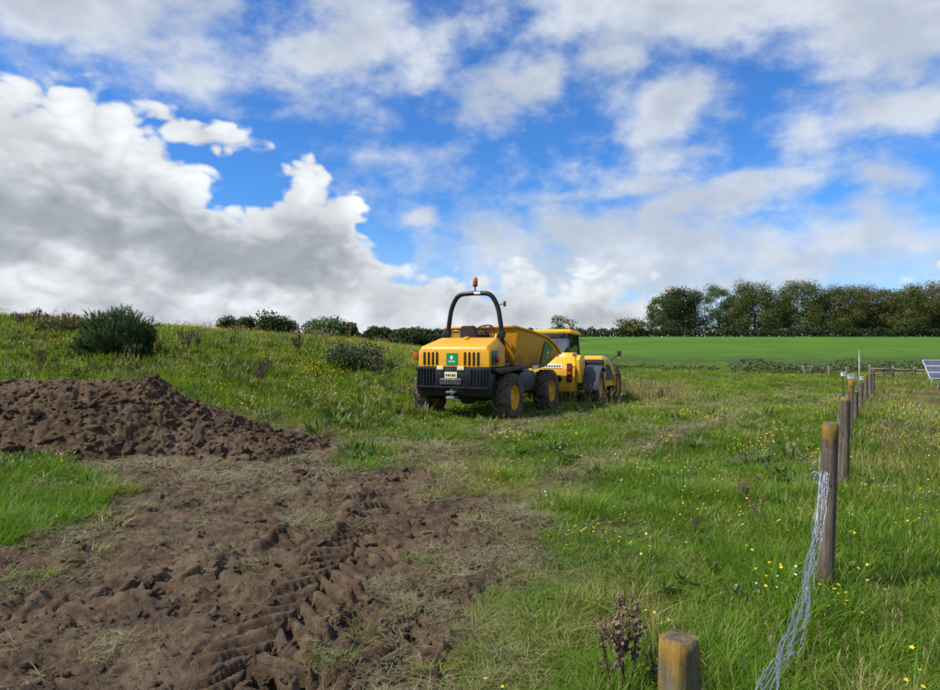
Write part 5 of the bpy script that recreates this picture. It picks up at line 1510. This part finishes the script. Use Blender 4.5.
def build_docks():
    protos = [dock_mesh(0.62, 3, 3), dock_mesh(0.75, 5, 5), dock_mesh(0.5, 4, 9)]
    big = [dock_mesh(0.85, 7, 15), dock_mesh(0.7, 8, 17)]
    spots = [((0.70, 2.95), 1, 0.82, 0.3, 'dead brown dock stalk in front of the short lichen covered post'),
             ((0.98, 2.72), 2, 0.62, 2.0, 'short dead brown stalk right behind the short lichen covered post'),
             ((0.86, 3.02), 1, 0.42, 4.0, 'low dead brown stalk behind the short lichen covered post'),
             ((2.80, 6.6), 2, 0.8, 1.2, 'brown thistle head rising from grass in the middle right meadow'),
             ((2.55, 5.75), 0, 0.6, 0.9, 'pale bent thistle stem left of the wired post'),
             ((1.95, 5.6), 2, 0.5, 2.4, 'small brown thistle head left of the bent thistle')]
    for (x, y), pi, s, rz, lab in spots:
        t = thing('dead_stalk', lab, 'weed', (x, y, H1(x, y) - 0.02), rz, 'dead brown weed stalks in the meadow')
        t.scale = (s, s, s)
        link('stem', protos[pi][0], t); link('seed_heads', protos[pi][1], t)
    far = [(185, 19.5, 1.0, 'brown dock patch just right of the gorse bush'), (198, 20.4, 1.05, 'taller brown dock right of the gorse bush, against the sky'), (262, 16.0, 1.0, 'brown dock stalks on the bank above the soil heap'),
           (398, 13.6, 0.55, 'low brown dock beside the left wheel of the dumper'), (388, 14.2, 0.5, 'small brown dock left of the one by the dumper wheel'), (6, 13.2, 1.0, 'dark brown dock at the left edge behind the soil heap'), (22, 13.6, 0.8, 'brown dock behind the left end of the soil heap'),
           (75, 16.5, 0.7, 'low brown dock on the bank below the gorse bush'), (298, 20.5, 1.0, 'brown dock on the bank crest left of the bramble'), (345, 13.8, 0.5, 'faded brown dock at the foot of the bank'), (148, 15.0, 0.6, 'brown dock on the slope between heap and gorse'), (560, 17.1, 0.55, 'brown stalk in the grass beside the front dumper wheel'),
           (660, 19.5, 0.6, 'lone brown stalk in the dry grass right of the telehandler'), (232, 21.5, 0.9, 'brown dock on the crest left of the dark skyline trees'), (40, 17.5, 0.8, 'brown dock on the left bank beneath the tall weeds')]
    for k, (px, Y, s, lab) in enumerate(far):
        x, y, z = at(px, Y)
        t = thing('brown_dock', lab, 'weed', (x, y, z - 0.02), k * 1.3, 'brown docks on the bank')
        t.scale = (s, s, s)
        st, sh = big[k % 2]
        link('stem', st, t); link('seed_heads', sh, t)
    # a stand of tall stalks on the skyline left of the gorse
    for k in range(16):
        px = 18 + k * 4.6; Y = 22.5 + (k * 7 % 5) * 0.35
        x, y, z = at(px, Y)
        ords = 'leftmost,second,third,fourth,fifth,sixth,seventh,eighth,ninth,tenth,eleventh,twelfth,thirteenth,fourteenth,fifteenth,rightmost'.split(',')
        t = thing('tall_weed', ('%s tall brown weed in the row left of the gorse bush' % ords[k]) if k in (0, 15) else ('%s tall brown weed from the left, beside the gorse bush' % ords[k]), 'weed', (x, y, z - 0.05), k * 0.9, 'tall weeds left of the gorse')
        t.scale = (0.9, 0.9, 0.72 + 0.14 * math.sin(k * 2.1))
        st, sh = big[k % 2]
        link('stem', st, t); link('seed_heads', sh, t)

# ------------------------------------------------------------------ fence posts and wire
def wood_mat():
    m, N = new_mat('weathered_post')
    P = N.n('ShaderNodeTexCoord').outputs['Object']
    g = N.noise(N.v('MULTIPLY', P, (22, 22, 1.3)), 1.6, 7, 0.65)
    b = N.noise(P, 6.0, 5, 0.6)
    c = N.mix(N.sstep(g, 0.3, 0.7), (0.055, 0.040, 0.028, 1), (0.185, 0.150, 0.115, 1))
    c = N.mix(N.m('MULTIPLY', N.sstep(b, 0.5, 0.7), 0.5), c, (0.22, 0.20, 0.17, 1))
    lich = N.attr('lichen')
    ln = N.noise(P, 16.0, 6, 0.65)
    lm = N.m('MULTIPLY', lich, N.sstep(N.m('ADD', ln, N.m('MULTIPLY', lich, 0.25)), 0.56, 0.80), clamp=True)
    lc = N.mix(N.sstep(b, 0.4, 0.6), (0.30, 0.165, 0.018, 1), (0.13, 0.12, 0.028, 1))
    c = N.mix(lm, c, lc)
    finish(N, principled(N, c, 0.9, 0.15, normal=bump(N, N.m('ADD', g, N.m('MULTIPLY', ln, 0.3)), 0.8, 0.012)))
    return m
WOOD = wood_mat()
WIRE = plain_mat('galvanised_wire', (0.36, 0.385, 0.41, 1), 0.45, 0.5, 0.55, 0.15, 30)

def fence_post(loc, h, r, lean, seed, lichen_top, label, squar=0.0):
    random.seed(seed)
    nz, na = 26, 22
    V = []; L = []
    for i in range(nz + 1):
        t = i / nz; z = -0.15 + (h + 0.15) * t
        for k in range(na):
            a = 6.28318 * k / na
            rr = r * (1.06 - 0.10 * t) * (1 + 0.06 * mnoise.noise(Vector((math.cos(a) * 1.3 + seed, math.sin(a) * 1.3, z * 1.6))) + 0.035 * mnoise.noise(Vector((math.cos(a) * 5 + seed, math.sin(a) * 5, z * 0.9))))
            rr *= 1 + squar * (0.10 * math.cos(4 * a))
            # drying cracks run along the grain
            for ca in (seed * 1.7 % 6.28, seed * 3.1 % 6.28):
                dl = abs((a - ca + 3.1416) % 6.2832 - 3.1416)
                if dl < 0.16: rr *= 0.93
            if i == nz: rr *= 0.93
            V.append((rr * math.cos(a), rr * math.sin(a), z + (0.012 * mnoise.noise(Vector((math.cos(a) * 2, math.sin(a) * 2, seed))) if i >= nz - 1 else 0)))
            L.append(max(0.0, min(0.8 if lichen_top > 0.9 else 1.0, (t - (1 - lichen_top)) / max(lichen_top, 1e-3) * 1.6)))
    F = []
    for i in range(nz):
        for k in range(na):
            F.append((i * na + k, i * na + (k + 1) % na, (i + 1) * na + (k + 1) % na, (i + 1) * na + k))
    c = len(V); V.append((0, 0, h + 0.008)); L.append(0.5)
    top0 = nz * na
    tris = [(top0 + k, top0 + (k + 1) % na, c) for k in range(na)]
    me = bpy.data.meshes.new('fence_post'); me.from_pydata(V, [], F + tris)
    me.polygons.foreach_set('use_smooth', np.array([True] * len(F) + [False] * len(tris)))
    me.materials.append(WOOD); fattr(me, 'lichen', np.array(L, np.float32))
    o = link('fence_post', me)
    o.location = loc; o.rotation_euler = (lean[0], lean[1], seed * 0.7)
    tag(o, label, 'post', 'old timber posts of the fence line')
    return o

POSTS = [(680, 2.0, 640, 0.060, (0.0, 0.03), 1.0, 'short thick post with mossy orange lichen at the bottom of the picture', 1.0),
         (825, 4.32, 422, 0.052, (0.0, -0.035), 0.16, 'leaning grey post with orange lichen top and netting tied to it', 0.2),
         (843.5, 7.5, 398, 0.056, (0.01, -0.02), 0.05, 'thick grey post, second from the wire-tied post', 0.2),
         (848.8, 10.2, 380, 0.044, (0.0, -0.05), 0.30, 'thin post with orange lichen top just behind the thick grey post', 0.2),
         (855.3, 12.8, 391, 0.055, (0.0, 0.02), 0.05, 'short broken grey post in the fence line beyond the thick one', 0.2),
         (860, 15.0, 382, 0.055, (0.0, 0.04), 0.05, 'grey post beside the thin metal pole', 0.2),
         (866, 18.5, 374, 0.050, (0.0, 0.0), 0.25, 'brown post near the far end of the fence line', 0.2),
         (870, 21.5, 373, 0.058, (0.02, 0.0), 0.0, 'pale thick post, second from the far end of the fence line', 0.2),
         (873, 25.0, 370, 0.055, (0.0, 0.02), 0.0, 'pale last post at the far end of the fence line', 0.2)]
def build_fence():
    locs = []
    for k, (px, Y, ty, r, lean, li, lab, sq) in enumerate(POSTS):
        x, y, z = at(px, Y)
        fence_post((x, y, z), ztop(ty, Y) - z, r, lean, k + 2, li, lab, sq)
        locs.append(Vector((x, y, z)))
    # stock netting from the wired post onwards
    t = thing('stock_netting', 'slack galvanised stock netting along the far fence posts', 'wire netting', tuple(locs[1]))
    o0 = locs[1]
    for hz in (0.18, 0.36, 0.54, 0.72, 0.88):
        bm = bmnew(); pts = []
        for a, b in zip(locs[1:-1], locs[2:]):
            for i in range(6):
                q = i / 6; p = a.lerp(b, q) - o0
                pts.append(p + Vector((-0.055, 0, hz - 0.07 * math.sin(math.pi * q) + random.uniform(-.012, .012))))
        pts.append(locs[-1] - o0 + Vector((-0.055, 0, hz)))
        tube(bm, pts, 0.0019, 4); part('line_wire', bm, WIRE, t)
    bm = bmnew()
    for a, b in zip(locs[1:4], locs[2:5]):
        n = int((b - a).length / 0.15)
        for i in range(1, n):
            q = i / n; p = a.lerp(b, q) - o0 + Vector((-0.055, 0, -0.07 * math.sin(math.pi * q)))
            tube(bm, [p + Vector((0, 0, z + 0.0)) + Vector((random.uniform(-.01, .01), random.uniform(-.01, .01), 0)) for z in (0.18, 0.4, 0.62, 0.88)], 0.0015, 3)
    sw = part('stay_wires', bm, WIRE, t); sw['kind'] = 'stuff'

    # the torn-off roll of hexagonal netting that hangs from the second post and trails over the grass
    def W3(px, py, Y): return Vector(((px - 470) / FPX * Y, Y, ztop(py, Y)))
    path = smooth3([W3(821, 470, 4.24), W3(819, 500, 4.14), W3(814, 545, 3.96), W3(806, 590, 3.62), W3(794, 628, 3.22), W3(780, 662, 2.88), W3(768, 692, 2.62), W3(750, 730, 2.38), W3(722, 775, 2.16)])
    t = thing('wire_netting', 'bunched galvanised netting trailing from the wired post across the grass', 'wire netting', tuple(path[0]))
    o0 = path[0]
    NS = 15
    M = len(path)
    def lateral(i):
        tg = (path[min(i + 1, M - 1)] - path[max(i - 1, 0)]).normalized()
        return tg.cross(Vector((0, 1, 0.25))).normalized(), tg
    for k in range(NS):
        u = k / (NS - 1) - 0.5
        pts = []
        s = 0.0; rs = random.Random(100 + k)
        ph = rs.uniform(0, 6.28)
        for i in range(M):
            q = i / (M - 1)
            if i: s += (path[i] - path[i - 1]).length
            wd = 0.040 + 0.34 * ss(0.15, 0.65, q) + 0.02 * math.sin(9 * q)
            lat, tg = lateral(i)
            cell = 0.075
            zig = (0.5 if ((int(s / cell) + k) % 2) else -0.5) * 0.95 / (NS - 1)
            off = (u + zig) * wd + 0.02 * ss(0.1, 0.4, q) * math.sin(3.1 * s + ph)
            dep = -0.06 * ss(0.25, 0.0, q) + 0.05 * ss(0.1, 0.4, q) * math.sin(u * 9 + 5 * s) + 0.02 * math.sin(11 * s + ph)
            p = path[i] + lat * off + Vector((0, dep, 0))
            g = H1(p.x, p.y) + 0.02
            if p.z < g: p.z = g + 0.02 * (k % 3)
            pts.append(p - o0)
        edge = k in (0, 5, NS - 1)
        bm = bmnew(); tube(bm, pts, 0.0021 if edge else 0.0012, 5); part('selvedge_wire' if edge else 'strand', bm, WIRE, t)
    # tie wire round the post, ends sticking out
    x, y, z = locs[1]
    t2 = thing('tie_wire', 'knotted galvanised tie wire wrapped round the second fence post', 'wire', (x, y, z + 0.74))
    bm = bmnew(); pts = []
    for i in range(40):
        a = 6.28318 * i / 13
        pts.append((0.066 * math.cos(a) - 0.006, 0.066 * math.sin(a), 0.0 + 0.035 * math.sin(a * 0.5) - 0.03 * math.cos(a)))
    tube(bm, pts, 0.0022, 5); part('wrap', bm, WIRE, t2)
    for k, ends in enumerate((((-0.05, -0.05, 0.03), (-0.10, -0.06, 0.06), (-0.115, -0.06, 0.13), (-0.10, -0.05, 0.145)), ((-0.05, -0.05, 0.02), (-0.12, -0.07, 0.04), (-0.085, -0.09, 0.085), (-0.125, -0.07, 0.075), (-0.14, -0.06, 0.035)), ((-0.05, -0.05, 0.0), (-0.09, -0.08, 0.05), (-0.13, -0.08, 0.03), (-0.08, -0.09, 0.02)), ((0.0, -0.07, -0.01), (-0.06, -0.09, 0.045), (-0.11, -0.07, 0.06)))):
        bm = bmnew(); tube(bm, rounded([Vector(e) for e in ends], 0.03), 0.0024, 5); part('loose_end', bm, WIRE, t2)
def smooth3(pts):
    out = []
    for i in range(len(pts) - 1):
        p0 = pts[max(i - 1, 0)]; p1 = pts[i]; p2 = pts[i + 1]; p3 = pts[min(i + 2, len(pts) - 1)]
        for k in range(9):
            t = k / 9
            out.append(0.5 * (2 * p1 + (p2 - p0) * t + (2 * p0 - 5 * p1 + 4 * p2 - p3) * t * t + (3 * p1 - p0 - 3 * p2 + p3) * t ** 3))
    out.append(pts[-1])
    return out

def build_small():
    # thin metal pole by the fence
    x, y, z = at(859.3, 15.3)
    bm = bmnew(); tube(bm, [(0, 0, -0.1), (0, 0, ztop(350, 15.3) - z)], 0.014, 8); o = part('metal_pole', bm, STEEL)
    o.location = (x, y, z); tag(o, 'thin upright grey metal pole beside the fence posts', 'pole')
    # three small white boxes on stakes
    for k, (px, py, w, h, lab) in enumerate(((843, 374.5, 0.16, 0.14, 'small square white box on a stake, leftmost of the three'), (850.2, 377, 0.26, 0.17, 'wide white box on a stake, middle of the three'), (861, 378.5, 0.15, 0.14, 'small white box on a stake right of the metal pole'))):
        Y = 26.0; x, y, z = at(px, Y)
        t = thing('marker_box', lab, 'box', (x, y, z), 0, 'white boxes on stakes by the fence')
        hz = ztop(py, Y) - z
        bm = bmnew(); box(bm, (0, 0.03, hz / 2 - 0.1), (0.04, 0.03, hz + 0.25)); part('stake', bm, BARK, t, 0.004)
        bm = bmnew(); box(bm, (0, -0.03, hz), (w, 0.09, h)); b = part('box_body', bm, WHITE_S, t, 0.012)
        bm = bmnew(); box(bm, (0, -0.035, hz + h / 2 + 0.006), (w + 0.02, 0.12, 0.018)); part('box_lid', bm, WHITE_S, b, 0.005)
    # low post and rail fence across the meadow
    Y = 41.0
    pxs = [806, 829, 847, 870, 893, 915, 941, 968]
    x0, y0, z0 = at(860, Y)
    t = thing('rail_fence', 'low weathered post and rail fence at the foot of the far field', 'fence', (x0, y0, z0))
    tops = []
    for k, px in enumerate(pxs):
        x, y, z = at(px, Y); top = ztop(365 + (k % 3), Y) - z0
        bm = bmnew(); lean = -0.28 if k == 0 else 0.03 * math.sin(k * 2.0)
        box(bm, (x - x0 + lean * 0.4, 0, (z - z0 - 0.1 + top) / 2), (0.13, 0.11, top - (z - z0) + 0.1), (0, lean, 0)); part('post', bm, PALEWOOD, t, 0.015)
        tops.append((x - x0, z - z0, top))
    for (xa, za, ta), (xb, zb, tb) in zip(tops[3:-1], tops[4:]):
        for f in (0.35, 0.72):
            bm = bmnew(); tube(bm, [(xa, -0.09, za + (ta - za) * f), ((xa + xb) / 2, -0.09, (za + zb) / 2 + (ta - za) * f - 0.03), (xb, -0.09, zb + (tb - zb) * f)], 0.045, 6); part('rail', bm, PALEWOOD, t)
    for f in (0.55, 0.9):
        bm = bmnew(); tube(bm, [(a, -0.08, z + (tp - z) * f) for a, z, tp in tops[:4]], 0.006, 4); part('line_wire', bm, WIRE, t)
    # solar panel table at the right edge
    Yb, Yt = 30.2, 31.2
    xl = (930 - 470) / FPX * Yb; zb = ztop(378.5, Yb); zt = ztop(359.5, Yt); xt = (922 - 470) / FPX * Yt
    gz = H1(xl + 1, 31)
    t = thing('solar_panel', 'tilted solar panel table with pale frame at the right edge', 'solar panel', (xl, 30.7, gz))
    o = Vector((xl, 30.7, gz))
    A = Vector((xl, Yb, zb)) - o; Bv = Vector((xt, Yt, zt)) - o
    ex = Vector((1.0, -0.12, 0.0)).normalized(); ey = (Bv - A); nrm = ex.cross(ey).normalized()
    rows, cols, mw = 3, 5, 1.62
    for c in range(cols):
        for r_ in range(rows):
            p = A + ex * (c * (mw + 0.03)) + ey * (r_ / rows)
            e2 = ey / rows * 0.955
            def quadbox(p, u, v, th, z0):
                return [[p + nrm * z0, p + u + nrm * z0, p + u + v + nrm * z0, p + v + nrm * z0], [q + nrm * (z0 + th) for q in (p, p + u, p + u + v, p + v)]]
            bm = bmnew(); hull(bm, quadbox(p, ex * mw, e2, 0.035, -0.035)); fr = part('module_frame', bm, PALE_ALU, t, 0.004)
            bm = bmnew(); ins = ex * 0.03 + e2.normalized() * 0.03
            hull(bm, quadbox(p + ins, ex * (mw - 0.06), e2 - e2.normalized() * 0.06, 0.004, 0.0)); part('cell_glass', bm, CELL, fr)
    for c in (0.4, 3.0, 5.6):
        for f, nm in ((0.15, 'leg'), (0.85, 'leg')):
            p = A + ex * c + ey * f
            x, y = p.x + o.x, p.y + o.y; g = float(base_h(x, y)) - gz - 0.1
            bm = bmnew(); tube(bm, [(p.x, p.y, g), (p.x, p.y, p.z - 0.04)], 0.03, 8); part(nm, bm, PALE_ALU, t)
PALEWOOD = plain_mat('pale_wood', (0.26, 0.215, 0.165, 1), 0.85, 0.2, var=0.35, scale=7)
PALE_ALU = plain_mat('pale_aluminium', (0.62, 0.63, 0.65, 1), 0.4, 0.5, 0.3, 0.1)
CELL = plain_mat('solar_cell', (0.10, 0.11, 0.14, 1), 0.16, 0.5, var=0.2, scale=3)

build_trees()
hedge('field_hedge', 'long clipped dark hedge along the top of the far field', -18, 118, lambda x: 146.0, 1.9, 0.9, LEAF_DARK, 30000, 0.42)
hedge('skyline_hedge', 'dark hedge on the skyline behind the dumper', -34, -2, lambda x: 95.0, 1.5, 0.8, LEAF_DARK, 9000, 0.36)
hedge('bramble_strip', 'low dark bramble strip behind the post and rail fence', 19, 46, lambda x: 46.5 + 0.02 * x, 0.75, 1.3, LEAF_BRAM, 7000, 0.20, 'bramble', 0.45)
hedge('bramble_strip', 'low rough bramble strip right of the telehandler, foot of the far field', 7.5, 19, lambda x: 52.0 - 0.15 * (x - 7), 0.35, 1.6, LEAF_BRAM, 3000, 0.18, 'bramble', 0.5)
build_gorse()
make_bush('bramble_bush', 'rounded grey green bramble bush on the bank left of the dumper', 357, 20.2, 1.3, 1.25, LEAF_BRAM, 6000, 0.09)
make_bush('weed_clump', 'rusty weedy clump on the crest beside the gorse', 60, 22.0, 1.0, 0.7, LEAF_RUST, 2400, 0.075)
make_bush('small_bush', 'small dark shrub below the tall weeds at the far left', 58, 20.6, 0.30, 0.35, LEAF_DARK, 700, 0.05)
build_docks()
build_fence()
build_small()
